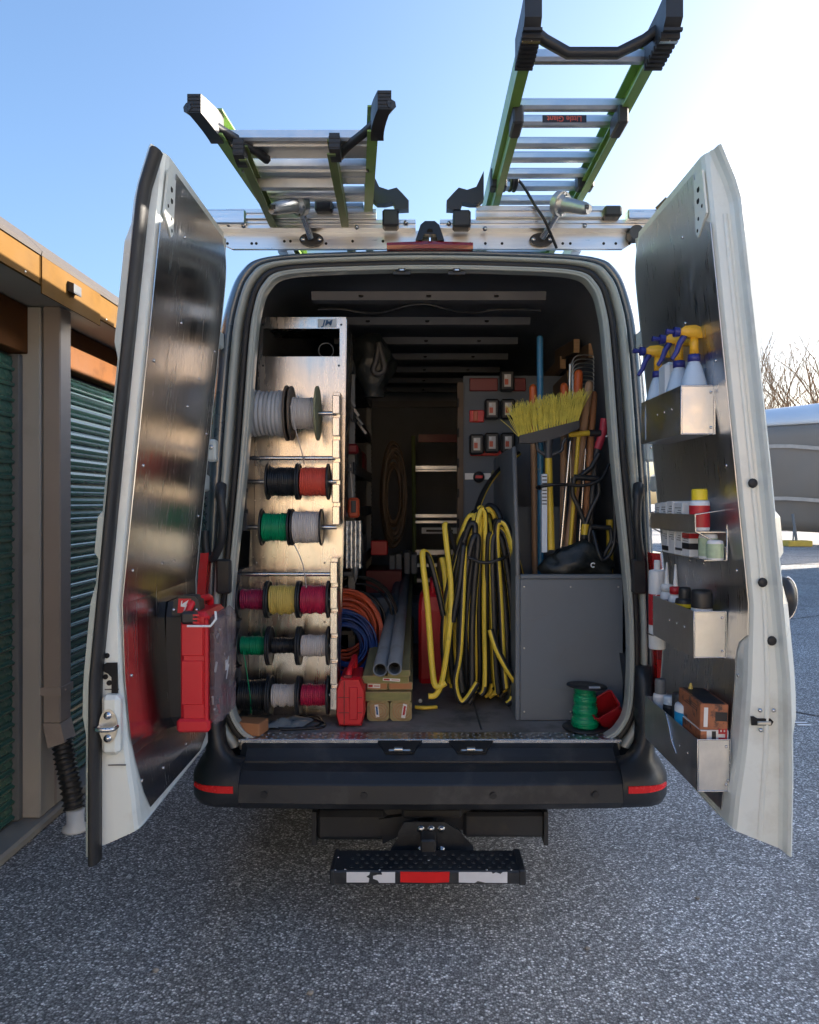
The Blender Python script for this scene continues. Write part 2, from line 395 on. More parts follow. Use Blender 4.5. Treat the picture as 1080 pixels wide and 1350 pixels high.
# ================================================================== ground
g = M(); g.add([(-400, -200, 0), (400, -200, 0), (400, 900, 0), (-400, 900, 0)], [(0, 1, 2, 3)])
obj('ground', g, 'asphalt', kind='structure')
g = M(); g.box(-2.12, -1.84, -6, 24, .0, .05, b=.012)
obj('concrete_apron', g, 'concrete', kind='structure')
# sealed cracks in the paving on the right
for pts in ([(4.6, 11.2), (5.2, 10.6), (6.0, 10.9), (7.5, 10.3), (9, 10.4)], [(2.9, 5.9), (3.3, 5.6), (3.9, 5.75), (4.6, 5.3), (5.5, 5.4)], [(6.4, 20.5), (9.5, 20), (14, 20.4)]):
    g = M(); L = catmull([(x, y, .004) for x, y in pts], 5); wd = .02 if pts[0][1] < 15 else .07
    A = []; B = []
    for i, p in enumerate(L):
        q = wd*(.5+random.random()*.8); A.append((p.x, p.y-q, .004)); B.append((p.x, p.y+q, .004))
    n = len(A); g.add(A+B, [(i, i+1, n+i+1, n+i) for i in range(n-1)])
    obj('crack_sealant', g, 'sealant', bpy.data.objects['ground'])
g = M(); g.xf = Matrix.Translation((.07, 2.0, .004)) @ Matrix.Rotation(.5, 4, 'Z')
g.add([(-.017, 0, 0), (-.008, -.009, .006), (.006, -.010, .007), (.018, 0, .002), (.006, .010, .008), (-.008, .009, .006), (0, 0, .001)], [(0, 1, 6), (1, 2, 6), (2, 3, 6), (3, 4, 6), (4, 5, 6), (5, 0, 6)])
obj('fallen_leaf', g, 'leaf', label='tiny brown dead leaf lying on the asphalt behind the step', cat='leaf')

# ================================================================== storage building on the left
bl = thing('storage_building', 'tan self-storage building with green roller doors beside the open van door', 'building', (-2.3, 6, 0))
g = M(); g.box(-7, -2.13, -5, 22, 0, 2.60); obj('wall', g, 'wall_tan', bl)
g = M(); g.add([(-7, -5, 3.0), (-1.74, -5, 2.79), (-1.74, 22, 2.79), (-7, 22, 3.0), (-7, -5, 2.62), (-1.9, -5, 2.62), (-1.9, 22, 2.62), (-7, 22, 2.62)],
    [(0, 1, 2, 3), (4, 5, 6, 7), (0, 1, 5, 4), (1, 2, 6, 5), (2, 3, 7, 6)]); obj('roof', g, 'fascia_cap', bl)
PIL = [(.35, .68), (3.77, 4.10), (7.19, 7.52), (10.6, 10.93), (14.0, 14.33)]
p0 = None
for y0, y1 in PIL:
    g = M(); g.box(-2.13, -1.87, y0, y1, .052, 2.596, b=.006); o = obj('pillar', g, 'wall_tan', bl)
    g = M(); g.box(-1.872, -1.868, y0+.15, y0+.17, .06, 2.59); obj('pillar_seam', g, 'downspout_tan', o)
for (a, b), (c, d) in zip(PIL[:-1], PIL[1:]):
    g = M(); g.box(-2.13, -1.93, b, c, 2.36, 2.596, b=.004); obj('door_header', g, 'header_brown', bl)
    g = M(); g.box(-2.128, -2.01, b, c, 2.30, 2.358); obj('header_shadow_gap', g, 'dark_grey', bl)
    # roller door: a curtain of single curved slats
    dr = M(); dr.box(-2.12, -2.10, b, c, .055, 2.36); dr = obj('roller_door', dr, 'dark_grey', bl)
    for yy in (b, c-.04):
        q = M(); q.box(-2.03, -1.955, yy+.0005, yy+.0395, .055, 2.355, b=.004); obj('door_guide', q, 'mid_grey', dr)
    src = None
    for k in range(30):
        z0 = .06+k*.076
        if src is None:
            s = M(); prof = [(-.0, 0), (.012, .004), (.016, .012), (.016, .018), (.004, .024), (0, .030), (.004, .042), (.005, .052), (.001, .066), (0, .076), (-.004, .076), (-.004, 0)]
            s.loft([[(-1.99+dx, b+.041, z0+dz) for dx, dz in prof], [(-1.99+dx, c-.041, z0+dz) for dx, dz in prof]], smooth=False)
            src = obj('door_slat', s, 'roller_green', dr)
        else: inst(src, WP[src]+Vector((0, 0, k*.076)), dr)
y = -5
JO = [-5, -1.9, .7, 3.30, 5.9, 8.5, 11.1, 13.7, 16.3, 18.9, 22]
for a, b in zip(JO[:-1], JO[1:]):
    g = M(); g.add([(-1.655, a+.002, 2.575), (-1.64, a+.002, 2.575), (-1.64, a+.002, 2.70), (-1.655, a+.002, 2.70), (-1.655, b-.002, 2.575), (-1.64, b-.002, 2.575), (-1.64, b-.002, 2.70), (-1.655, b-.002, 2.70)],
        [(0, 1, 2, 3), (4, 5, 6, 7), (0, 1, 5, 4), (1, 2, 6, 5), (2, 3, 7, 6), (3, 0, 4, 7)]); o = obj('fascia_panel', g, 'fascia_tan', bl)
    g = M(); g.loft([[(-1.632, yy, 2.698), (-1.628, yy, 2.715), (-1.72, yy, 2.805), (-1.76, yy, 2.81), (-1.76, yy, 2.77), (-1.655, yy, 2.70)] for yy in (a+.003, b-.003)]); obj('fascia_cap', g, 'fascia_cap', o)
g = M(); g.box(-1.98, -1.656, -5, 22, 2.602, 2.618); obj('soffit', g, 'wall_tan', bl)
src = None
for a, b in zip(JO[2:6], JO[3:7]):
    for y in np.linspace(a+.12, b-.12, 5):
        if src is None: q = M(); q.ball((-1.6395, y, 2.59), .006, (.5, 1, 1), n=8, m=5); src = obj('fascia_screw', q, 'zinc', bl)
        else: inst(src, (-1.6395, y, 2.584), bl)
for y0, y1 in PIL[1:3]:
    for z in (.12, .16, 2.5):
        q = M(); q.lathe([(0, .005), (.007, .004), (.009, 0)], (-1.868, y0+.25, z), (1, 0, 0), n=8); obj('anchor_bolt', q, 'zinc', bl)
# wider cover plate over the joint and a little spout on it
g = M(); g.box(-1.6395, -1.633, 3.31, 3.92, 2.535, 2.70); cp = obj('fascia_cover_plate', g, 'fascia_tan', bl)
g = M(); g.prism([(-1.633, 3.55, 2.66), (-1.633, 3.63, 2.66), (-1.633, 3.63, 2.615), (-1.633, 3.55, 2.615)], (.03, .0, -.012)); obj('overflow_spout', g, 'plastic_black', cp)
ds = M(); ds.box(-1.862, -1.775, 3.78, 3.90, .52, 2.60, b=.006)
ds = obj('downspout', ds, 'downspout_tan', bl)
g = M(); g.loft([[(-1.862, 3.78, .52), (-1.775, 3.78, .52), (-1.775, 3.90, .52), (-1.862, 3.90, .52)], [(-1.83, 3.765, .40), (-1.745, 3.765, .43), (-1.745, 3.885, .43), (-1.83, 3.885, .40)]]); obj('elbow', g, 'downspout_tan', ds)
g = M(); g.box(-1.872, -1.769, 3.774, 3.91, .66, .70); g.ball((-1.768, 3.82, .68), .006); obj('strap', g, 'downspout_tan', ds)
g = M(); pts = catmull([(-1.785, 3.82, .43), (-1.765, 3.81, .33), (-1.73, 3.79, .22), (-1.70, 3.77, .10)], 14)
g.tube(pts, [.048+.008*math.sin(i*2.2) for i in range(len(pts))], n=14); obj('drain_hose', g, 'plastic_black', ds)
g = M(); g.lathe([(.0, .0), (.062, .0), (.062, .012), (.042, .03), (.042, .10), (.0, .10)], (-1.69, 3.76, .0), (0, 0, 1)); obj('drain_fitting', g, 'white_plastic', ds)

# unseen rows added for the light: one shades the lot, one bounces warm sun
ro = thing('added_storage_row', 'added unseen storage row across the lane, shading the lot', 'building', (12, 10, 0))
g = M(); g.box(10.6, 17, 6.6, 19.3, 0, 5.2); obj('wall', g, 'wall_tan', ro)
g = M(); g.box(10.45, 17.2, 6.4, 19.5, 5.2, 5.5); obj('roof', g, 'fascia_cap', ro)
rb = thing('added_storage_row', 'added unseen tan storage row behind the camera, bouncing warm sun', 'building', (-2, -11, 0))
g = M(); g.box(-14, 8, -14, -8, 0, 3.7); obj('wall', g, 'wall_tan_bounce', rb)
g = M(); g.box(-14.2, 8.2, -14.2, -7.8, 3.7, 3.9); obj('roof', g, 'fascia_cap', rb)
for k in range(7):
    g = M(); x = -13.4+k*3.0; g.box(x, x+2.5, -8, -7.97, 0, 1.0); obj('roller_door', g, 'roller_green', rb)

# ================================================================== covered boat and bare trees, far right
bt = thing('covered_boat', 'big shrink-covered boat with pale blue-white top and beige tarp sides on stands', 'boat', (18, 29, 0))
def boatx(u): return 13.0+u*11
secs = []
for i in range(23):
    u = i/22; sec = []
    top = 5.25+1.1*u; yb = 29-1.6*math.sin(min(1, u*1.6)*math.pi/2)
    for k in range(9):
        v = k/8
        z = 4.55+.35*u+(top-4.55-.35*u)*math.sin(v*math.pi/2); yy = yb+1.7*(1-math.cos(v*math.pi/2))+.04*math.sin(u*31+v*3)
        sec.append((boatx(u)-.25*v*0, yy, z))
    sec += [(boatx(u), yb+3.6, top-.2), (boatx(u), yb+3.8, 4.4)]
    secs.append(sec)
g = M(); g.loft(secs, smooth=True); obj('roof_cover', g, 'boat_white', bt)
secs = []
for i in range(45):
    u = i/44; sec = []; yb = 29-1.6*math.sin(min(1, u*1.6)*math.pi/2)
    for k in range(10):
        v = k/9; zt = 4.5+.35*u; zb = .75-.55*math.exp(-((u-.45)/.5)**2)*.6
        fold = .07*math.sin(u*55+v*4)*v*(1-v)*3+.05*math.sin(u*17-v*9)
        sec.append((boatx(u), yb-.03+fold+.9*v*v, zt+(zb-zt)*v))
    sec += [(boatx(u), yb+3.2, .7), (boatx(u), yb+3.8, 4.4)]
    secs.append(sec)
g = M(); g.loft(secs, smooth=True); obj('side_tarp', g, 'tarp_beige', bt)
for z0, z1 in ((3.75, 3.3), (1.75, 1.72)):
    g = M(); pts = [(boatx(u/20), 28.86-1.6*math.sin(min(1, u/20*1.6)*math.pi/2)+(.03 if z0 > 3 else .42), z0+(z1-z0)*u/20+.05*math.sin(u)) for u in range(21)]
    n = len(pts); g.add([(a, b, c-.07) for a, b, c in pts]+[(a, b, c+.07) for a, b, c in pts], [(i, i+1, n+i+1, n+i) for i in range(n-1)]); obj('strap', g, 'strap_pale', bt)
for x in (14.2, 17.5, 21):
    g = M(); g.cyl((x, 28.3, .1), (x, 28.6, 1.2), .05); g.cyl((x-.2, 28.2, .1), (x, 28.5, .8), .03); obj('jack_stand', g, 'mid_grey', bt)
    g = M(); g.box(x-.45, x+.45, 28.0, 28.6, 0, .22, b=.03); obj('stand_block', g, 'skid_yellow', bt)
def bare_tree(x, y, h, seed, label):
    rnd = random.Random(seed); t = thing('bare_tree', label, 'tree', (x, y, 0), 'bare trees beyond the covered boat')
    tr = M(); cr = M()
    def grow(p, d, ln, r, dep):
        mb = tr if dep == 0 else cr
        pts = [p]; q = p.copy(); dd = d.copy()
        for k in range(4):
            dd = (dd+Vector((rnd.uniform(-.16, .16), rnd.uniform(-.16, .16), rnd.uniform(-.02, .14)))).normalized()
            q = q+dd*ln/4; pts.append(q.copy())
        mb.tube(pts, [r*(1-.13*k) for k in range(5)], n=6 if dep < 2 else 3, cap=False)
        if dep >= 6: return
        nk = 4 if dep == 0 else (3 if dep < 3 else rnd.choice((2, 2, 3)))
        for k in range(nk):
            f = rnd.uniform(.45, 1) if k else 1
            i = min(4, int(f*4)); b = pts[i]
            ax = Vector((rnd.uniform(-1, 1), rnd.uniform(-1, 1), rnd.uniform(-.2, .5))).normalized()
            nd = (dd*1.0+ax*rnd.uniform(.45, .85)).normalized()
            grow(b, nd, ln*rnd.uniform(.62, .82), r*.52, dep+1)
    grow(Vector((x, y, 0)), Vector((rnd.uniform(-.05, .05), 0, 1)), h*.30, h*.013, 0)
    obj('trunk', tr, 'bark', t); obj('crown', cr, 'bark', t)
for i, (x, y, h, lb) in enumerate([(23.2, 44, 17, 'bare tree with pale forked trunk rising just beyond the boat cover'), (21.0, 47, 14, 'shorter bare tree beside the open van door edge, behind the boat'),
        (27, 52, 19, 'tall bare tree with wide spreading twigs behind the boat'), (24, 50, 17, 'slender bare tree between two others behind the boat'), (25.3, 46, 17, 'large bare tree over the far end of the boat cover'),
        (26.5, 56, 18, 'distant bare tree glowing in low sun behind the boat'), (22.3, 60, 15, 'far bare tree with fine tan twigs above the low end of the boat cover'), (30.5, 60, 18, 'farthest tall bare tree behind the widest one')]):
    bare_tree(x, y, h, 11+i, lb)

# ================================================================== the van
XC = .055
van = thing('cargo_van', 'high-roof grey cargo van with both rear doors swung open', 'van', (XC, 5.5, 0))
IN = [(.70, .655), (.768, .70), (.81, .82), (.810, 1.2), (.750, 1.8), (.715, 2.26), (.695, 2.41), (.662, 2.50), (.58, 2.553), (.3, 2.57), (0, 2.575)]
OUT = [(.90, .59), (.935, .74), (.945, .90), (.94, 1.2), (.92, 1.8), (.885, 2.26), (.85, 2.45), (.79, 2.585), (.68, 2.645), (.35, 2.665), (0, 2.672)]
def outline(t):
    P = [(a[0]+(b[0]-a[0])*t, a[1]+(b[1]-a[1])*t) for a, b in zip(IN, OUT)]
    L = [(-x, z) for x, z in P[:-1]]+P[::-1]
    return [(XC+p.x, p.y) for p in catmull([(x, z, 0) for x, z in L], 6)]
def ringloft(stn, mb):
    return mb.loft([[(x, Y, z) for x, z in outline(t)] for t, Y in stn], closed=False, smooth=True)
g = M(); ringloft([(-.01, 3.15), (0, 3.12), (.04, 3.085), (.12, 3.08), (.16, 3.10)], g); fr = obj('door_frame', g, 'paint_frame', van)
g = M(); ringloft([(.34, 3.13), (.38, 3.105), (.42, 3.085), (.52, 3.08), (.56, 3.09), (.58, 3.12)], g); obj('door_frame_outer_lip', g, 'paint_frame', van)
g = M(); ringloft([(.15, 3.098), (.19, 3.135), (.35, 3.135)], g); obj('frame_channel', g, 'rubber', van)
g = M(); ringloft([(.575, 3.118), (.60, 3.105), (.68, 3.09), (.80, 3.10), (.93, 3.14), (1, 3.22), (1.0, 3.6), (1, 8.6)], g); obj('body_shell', g, 'paint_body', van)
g = M(); L = outline(.24); g.tube([(x, 3.10, z) for x, z in L], .014, n=8); obj('weatherstrip', g, 'rubber', van)
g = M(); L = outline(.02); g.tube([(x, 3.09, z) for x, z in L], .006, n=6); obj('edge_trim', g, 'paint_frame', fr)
# interior shell
g = M(); g.loft([[(x, Y, z) for x, z in outline(-.01 if Y < 3.16 else .84)] for Y in (3.15, 3.24, 3.6, 5, 6.6)], closed=False, smooth=True); obj('interior_lining', g, 'liner_dark', van)
g = M(); g.box(XC-.90, XC+.90, 3.16, 6.6, .60, .66); flr = obj('cargo_floor', g, 'floor_board', van)
for x in (-.36, .22, .62): 
    g = M(); g.box(XC+x-.004, XC+x+.004, 3.21, 6.5, .660, .6615); obj('floor_seam', g, 'dark_grey', flr)
g = M(); g.box(XC-.93, XC+.93, 6.595, 6.65, .55, 2.70); bh = obj('bulkhead', g, 'liner_dark', van)
g = M(); g.box(-.44, -.40, 6.56, 6.6, .66, 2.45); g.box(.36, .40, 6.56, 6.6, .66, 2.45); g.box(-.44, .40, 6.56, 6.6, 2.45, 2.5); obj('doorway_frame', g, 'rib_grey', bh)
for k in range(7):
    Y = 3.40+.465*k; g = M()
    g.loft([[(XC-.52, Y+a, 2.555), (XC-.52, Y+b, 2.522), (XC-.52, Y+c, 2.522), (XC-.52, Y+d, 2.555)] if s == 0 else [(XC+.52, Y+a, 2.555), (XC+.52, Y+b, 2.522), (XC+.52, Y+c, 2.522), (XC+.52, Y+d, 2.555)] for s in (0, 1) for a, b, c, d in [(-.05, -.03, .03, .05)]])
    rb_ = obj('roof_rib', g, 'rib_grey', van)
    for x in (-.3, 0, .3):
        g = M(); g.cyl((XC+x, Y-.043, 2.540), (XC+x, Y-.039, 2.535), .011, n=10); obj('rib_hole', g, 'hole_black', rb_)
g = M(); g.tube(catmull([(XC-.5+i*.1, 3.42+.05*math.sin(i), 2.492+.012*math.sin(i*1.7)) for i in range(11)], 4), .006, n=6); obj('roof_cable', g, 'cable_black', van)
for x in (530, 602):
    g = M(); p = at(x, 360, 3.10)
    g.box(p.x-.035, p.x+.035, 3.09, 3.12, p.z-.008, p.z+.004); g.box(p.x-.014, p.x+.014, 3.08, 3.12, p.z+.002, p.z+.014)
    o = obj('door_latch_striker', g, 'plastic_black', van)
    g = M(); g.box(p.x-.008, p.x+.008, 3.076, 3.082, p.z+.004, p.z+.009); obj('striker_steel', g, 'steel', o)
# rear sill with tread plate
g = M(); g.box(XC-.772, XC+.772, 3.07, 3.165, .62, .664, b=.003); tp = obj('tread_plate', g, 'tread_plate', van)
loz = None
for i in range(64):
    for j in range(4):
        x = XC-.76+i*.0241; yq = 3.082+j*.022; a = .7 if (i+j) % 2 else -.7
        if loz is None:
            q = M(); q.add([(-.0095, 0, 0), (0, -.003, 0), (.0095, 0, 0), (0, .003, 0), (-.006, 0, .002), (.006, 0, .002)], [(0, 1, 4), (1, 5, 4), (1, 2, 5), (2, 3, 5), (3, 4, 5), (3, 0, 4)]); q.v = [p+Vector((x, yq, .6641)) for p in q.v]
            loz = obj('tread_bar', q, 'tread_plate', tp); loz.rotation_euler = (0, 0, a)
        elif j < 4: inst(loz, (x, yq, .6641), tp, (0, 0, a))
g = M(); g.box(XC-.775, XC+.775, 3.060, 3.0695, .650, .6655, b=.002); obj('sill_edge_strip', g, 'steel', van)
g = M(); prof = [(3.072, .648), (3.06, .652), (3.03, .640), (3.0, .615), (2.985, .604), (2.985, .55), (3.1, .55), (3.1, .655)]
st = []
for x, k in ((-.76, .0), (-.73, 1), (0, 1), (.73, 1), (.76, 0)):
    st.append([(XC+x, y+(0 if k else .05), z+(0 if k else .012)) for y, z in prof])
g.loft(st); sl = obj('rear_sill', g, 'plastic_bumper', van)
for px in (527, 622):
    x = xx(px, 3.02); g = M(); g.prism([(x-.09, 3.062, .6535), (x+.09, 3.062, .6535), (x+.055, 3.005, .6245), (x-.055, 3.005, .6245)], (0, -.004, .008)); o = obj('latch_recess', g, 'plastic_black', sl)
    g = M(); g.box(x-.045, x+.045, 3.004, 3.018, .634, .642, b=.004); g.cyl((x-.02, 3.0, .645), (x+.012, 3.0, .645), .009); obj('latch_striker', g, 'zinc', o)
# bumper
g = M(); prof = [(3.05, .600), (2.985, .596), (2.945, .580), (2.905, .548), (2.90, .542), (2.895, .475), (2.92, .445), (3.1, .445)]
st = []
for i in range(17):
    x = -.735+1.47*i/16; bow = .015*(1-(x/.735)**2)
    st.append([(XC+x, y-bow, z) for y, z in prof])
g.loft(st, smooth=False); bp = obj('bumper', g, 'plastic_bumper', van)
for px in (348, 480, 650, 785):
    x = xx(px, 2.89); g = M(); g.cyl((x, 2.893-.013*(1-((x-XC)/.735)**2), .508), (x, 2.888-.013*(1-((x-XC)/.735)**2), .508), .013, n=16); obj('parking_sensor', g, 'plastic_black', bp)
def corner(s):
    plan = catmull([(.735, 2.895, 0), (.84, 2.905, 0), (.905, 2.945, 0), (.945, 3.03, 0), (.958, 3.18, 0), (.958, 3.6, 0)], 4)
    out = []
    for i, p in enumerate(plan):
        t = i/(len(plan)-1); a = plan[max(0, i-1)]; b = plan[min(len(plan)-1, i+1)]
        d = (b-a).normalized(); nrm = Vector((d.y, -d.x, 0))
        top = .60+.36*min(1, max(0, (t-.05)/.55))**1.2
        row = [(-.06, .445), (-.012, .452), (0, .475), (.0, .545), (-.022, .585), (-.045, .61), (-.052, .61+(top-.61)*.5), (-.06, max(.615, top)), (-.12, max(.615, top))]
        out.append([(XC+s*(p.x+nrm.x*o), p.y+nrm.y*o, z) for o, z in row])
    return plan, out
for s in (-1, 1):
    plan, st = corner(s); g = M(); g.loft(st, smooth=True, closed=True); bc = obj('bumper_corner', g, 'plastic_bumper', van)
    g = M(); rows = []
    for i, p in enumerate(plan[1:10]):
        a = plan[i]; b = plan[i+2]; d = (b-a).normalized(); n = Vector((d.y, -d.x, 0)); f = 1-.5*abs(i-2)/7 if i > 2 else 1
        rows.append([(XC+s*(p.x+n.x*o), p.y+n.y*o, z) for o, z in ((-.01, .523-.014*f), (.005, .523-.012*f), (.005, .525+.012*f), (-.01, .525+.014*f))])
    g.loft(rows); obj('reflector', g, 'reflector_red', bc)
# rear quarter: tail lights
for s in (-1, 1):
    g = M(); rows = []
    for z in np.linspace(.74, 1.42, 12):
        e = .8 if z in (.74, 1.42) else 1
        wd = float(np.interp(z, [.6, 1.2, 1.8], [.945, .932, .89]))
        rows.append([(XC+s*(wd-.030), 3.03+.05*(1-e), z), (XC+s*(wd-.005), 3.0+.05*(1-e), z), (XC+s*(wd+.012), 3.04+.03*(1-e), z), (XC+s*(wd+.012), 3.2, z), (XC+s*(wd-.030), 3.12, z)])
    g.loft(rows); tl = obj('tail_light', g, 'red_light', van)
    for z in (.86, 1.02, 1.18):
        g = M(); x = XC+s*.922; g.box(x-.022, x+.022, 3.005, 3.012, z-.022, z+.022, b=.004); obj('lens_segment', g, 'red_lens_dark', tl)
# roof details: brake light and camera
g = M(); rows = []
for i in range(9):
    x = -.175+.35*i/8; e = abs(i-4)/4
    rows.append([(XC+x, 3.11, 2.648), (XC+x, 3.065+.01*e, 2.650), (XC+x, 3.06+.012*e, 2.664), (XC+x, 3.075, 2.682-.006*e), (XC+x, 3.16, 2.686)])
g.loft(rows); bk = obj('brake_light', g, 'red_lens_dark', van)
g = M()
ch = [(-.058, 2.685), (-.038, 2.755), (-.02, 2.772), (.02, 2.772), (.038, 2.755), (.058, 2.685), (.032, 2.685), (.024, 2.712), (-.024, 2.712), (-.032, 2.685)]
g.prism([(XC+x, 3.07+.3*(z-2.68), z) for x, z in ch], (0, .07, .01)); o = obj('camera_housing', g, 'plastic_black', van)
g = M(); g.cyl((XC, 3.085, 2.725), (XC, 3.08, 2.722), .012, n=12); obj('camera_lens', g, 'hole_black', o)
# chassis below: rear wheels, axle, spare hints
for s in (-1, 1):
    g = M(); g.lathe([(.20, -.12), (.30, -.125), (.34, -.10), (.348, -.05), (.348, .05), (.34, .10), (.30, .125), (.20, .12)], (XC+s*.80, 4.55, .35), (1, 0, 0), n=28); wh = obj('wheel', g, 'rubber', van)
    g = M(); g.lathe([(0, -.05), (.08, -.06), (.19, -.02), (.205, -.10), (.205, .10), (.19, .02), (.08, .06), (0, .05)], (XC+s*.80, 4.55, .35), (1, 0, 0), n=24); obj('rim', g, 'mid_grey', wh)
for s in (-1, 1):
    g = M(); g.lathe([(.20, -.12), (.30, -.125), (.34, -.10), (.348, -.05), (.348, .05), (.34, .10), (.30, .125), (.20, .12)], (XC+s*.80, 8.2, .35), (1, 0, 0), n=28); wh = obj('wheel', g, 'rubber', van)
    g = M(); g.lathe([(0, -.05), (.08, -.06), (.19, -.02), (.205, -.10), (.205, .10), (.19, .02), (.08, .06), (0, .05)], (XC+s*.80, 8.2, .35), (1, 0, 0), n=24); obj('rim', g, 'mid_grey', wh)
g = M(); g.cyl((XC-.75, 4.55, .36), (XC+.75, 4.55, .36), .06); g.ball((XC, 4.55, .36), .15); obj('axle', g, 'hitch_black', van)
g = M(); g.box(XC-.88, XC+.88, 3.15, 8.4, .50, .60); obj('underbody', g, 'hitch_black', van)
g = M(); g.loft([[(XC-.9, Y, .55), (XC-.9, Y, 2.0 if Y < 9.2 else 1.1), (XC+.9, Y, 2.0 if Y < 9.2 else 1.1), (XC+.9, Y, .55)] for Y in (8.6, 9.0, 9.6)]); obj('cab', g, 'paint_body', van)
# hitch beam
g = M(); Y = 3.16
g.box(xx(418, Y), xx(512, Y), 3.10, 3.22, .235, .355, b=.02); g.box(xx(610, Y), xx(716, Y), 3.10, 3.22, .25, .35, b=.012)
g.box(xx(505, Y), xx(620, Y), 3.12, 3.22, .27, .37, b=.01)
hb = obj('hitch_beam', g, 'hitch_black', van)
for a, b in ((414, 420), (714, 719)):
    g = M(); g.box(xx(a, Y), xx(b, Y), 3.09, 3.23, .225, .36); obj('end_plate', g, 'hitch_black', hb)
g = M(); g.prism([(xx(505, 3.1), 3.09, .23), (xx(500, 3.1), 3.09, .33), (xx(545, 3.1), 3.09, .35), (xx(545, 3.1), 3.09, .29)], (0, .03, 0)); obj('chain_bracket', g, 'hitch_black', hb)
g = M(); g.box(xx(530, 3.1), xx(608, 3.1), 3.06, 3.10, .345, .385, b=.008); obj('receiver_cap', g, 'plastic_black', hb)

# ---- rear doors
hi = lambda z: float(np.interp(z, [.62, .77, .90, 1.11, 1.33, 2.63], [.85, .865, .885, .900, .905, .775]))
HOZ = [.62, .86, 1.11, 1.75, 2.50, 2.63]
HOS = {-1: [.99, .99, .988, .928, .852, .812], 1: [1.008, 1.012, 1.008, .946, .866, .812]}
ho = lambda z, s=-1: float(np.interp(z, HOZ, HOS[s]))
def door_yb(z): return 2.93-(.10*((z-2.46)/.17)**2 if z > 2.46 else 0)-(.06*((.74-z)/.12)**2 if z < .74 else 0)
dz = list(np.linspace(.62, 2.63, 41))
doors = {}
for s in (-1, 1):
    g = M(); st = []
    for z in dz:
        a, b, yb = hi(z), ho(z, s), door_yb(z)
        st.append([(XC+s*h, y, max(z, .62+.060*max(0, min(1, (b-h)/(b-a)))+.03*(y-2.14))) for h, y in ((a, yb), (a, 2.215), (a+.004, 2.195), (a+.012, 2.183), (a+.5*(b-a), 2.178), (b-.026, 2.176), (b-.018, 2.165), (b-.016, 2.140), (b-.010, 2.132), (b, 2.145), (b, yb+.05), (b-.03, yb+.07), (a+.03, yb+.03))])
    g.loft(st, smooth=False); dr = obj('rear_door', g, 'paint_jamb', van, label='left rear door with bare aluminium inner panel' if s < 0 else 'right rear door with trays of supplies on its aluminium panel'); doors[s] = dr
    # outer skin lip with its notches
    for z0, z1, w_ in ((2.02, 2.42, .016), (.95, 1.40, .012), (1.46, 1.60, .014)):
        g = M(); st = []
        for z in np.linspace(z0, z1, 8):
            e = 0 if z in (z0, z1) else 1
            b = ho(z, s); st.append([(XC+s*(b-.008), 2.134, z), (XC+s*(b+w_*e), 2.15, z), (XC+s*(b+w_*e), 2.30, z), (XC+s*(b-.008), 2.30, z)])
        g.loft(st); obj('outer_skin_lip', g, 'paint_jamb', dr)
    # aluminium liner
    g = M(); st = []
    for z in np.linspace(.705, 2.605, 65):
        ya = 2.225
        if s < 0: ya = float(np.interp(z, [.645, .77, .95, 1.15, 1.3, 2.45, 2.46, 2.60], [2.32, 2.24, 2.20, 2.19, 2.185, 2.185, 2.26, 2.27]))
        else: ya = float(np.interp(z, [.645, 1.17, 1.21, 1.22, 2.45, 2.46, 2.60], [2.262, 2.262, 2.24, 2.185, 2.185, 2.26, 2.27]))
        yb = 2.905-(.10*((z-2.48)/.13)**2 if z > 2.48 else 0)-(.10*((.74-z)/.035) if z < .74 else 0)
        h = hi(z)-.004; st.append([(XC+s*h, ya, z), (XC+s*h, yb, z), (XC+s*(h+.0025), yb, z), (XC+s*(h+.0025), ya, z)])
    g.loft(st, smooth=False); ln = obj('liner_panel', g, 'door_aluminium' if s < 0 else 'door_aluminium_dull', dr)
    src = None
    SC = [(2.24, .80+i*.31) for i in range(5)]+[(2.86, .95+i*.31) for i in range(5)]+[(2.45, 2.2), (2.7, 2.06), (2.6, 1.95), (2.5, 1.42), (2.62, 1.42), (2.66, .775), (2.42, .775), (2.4, 2.46)]
    for y, z in SC:
        if src is None:
            q = M(); q.ball((XC+s*(hi(z)-.005), y, z), .0055, (.6, 1, 1), n=8, m=5); src = obj('screw', q, 'steel', dr)
        else: inst(src, (XC+s*(hi(z)-.005), y, z-.0055), dr)
    # bracket pocket by the top corner
    g = M(); z0 = 2.46
    P = [(2.195, 2.585), (2.262, 2.58), (2.285, 2.43), (2.27, 2.415), (2.195, 2.46)]
    g.prism([(XC+s*(hi(z)-.002), y, z) for y, z in P], (s*-.006, 0, 0)); pk = obj('bracket_plate', g, 'paint_jamb', dr)
    for y, z in ((2.235, 2.545), (2.245, 2.515), (2.255, 2.465), (2.22, 2.49), (2.27, 2.435)):
        q = M(); q.cyl((XC+s*(hi(z)-.0085), y, z), (XC+s*(hi(z)-.0065), y, z), .010 if z > 2.49 else .006, n=10); obj('bracket_hole', q, 'hole_black', pk)
    # hinges to the body
    for z in (.98, 1.70, 2.28):
        q = M(); q.box(XC+s*(hi(z)+.03), XC+s*(hi(z)+.075), 2.94, 3.10, z-.035, z+.035, b=.008); q.cyl((XC+s*(hi(z)+.05), 2.935, z-.045), (XC+s*(hi(z)+.05), 2.935, z+.045), .013); obj('hinge', q, 'paint_jamb', dr)
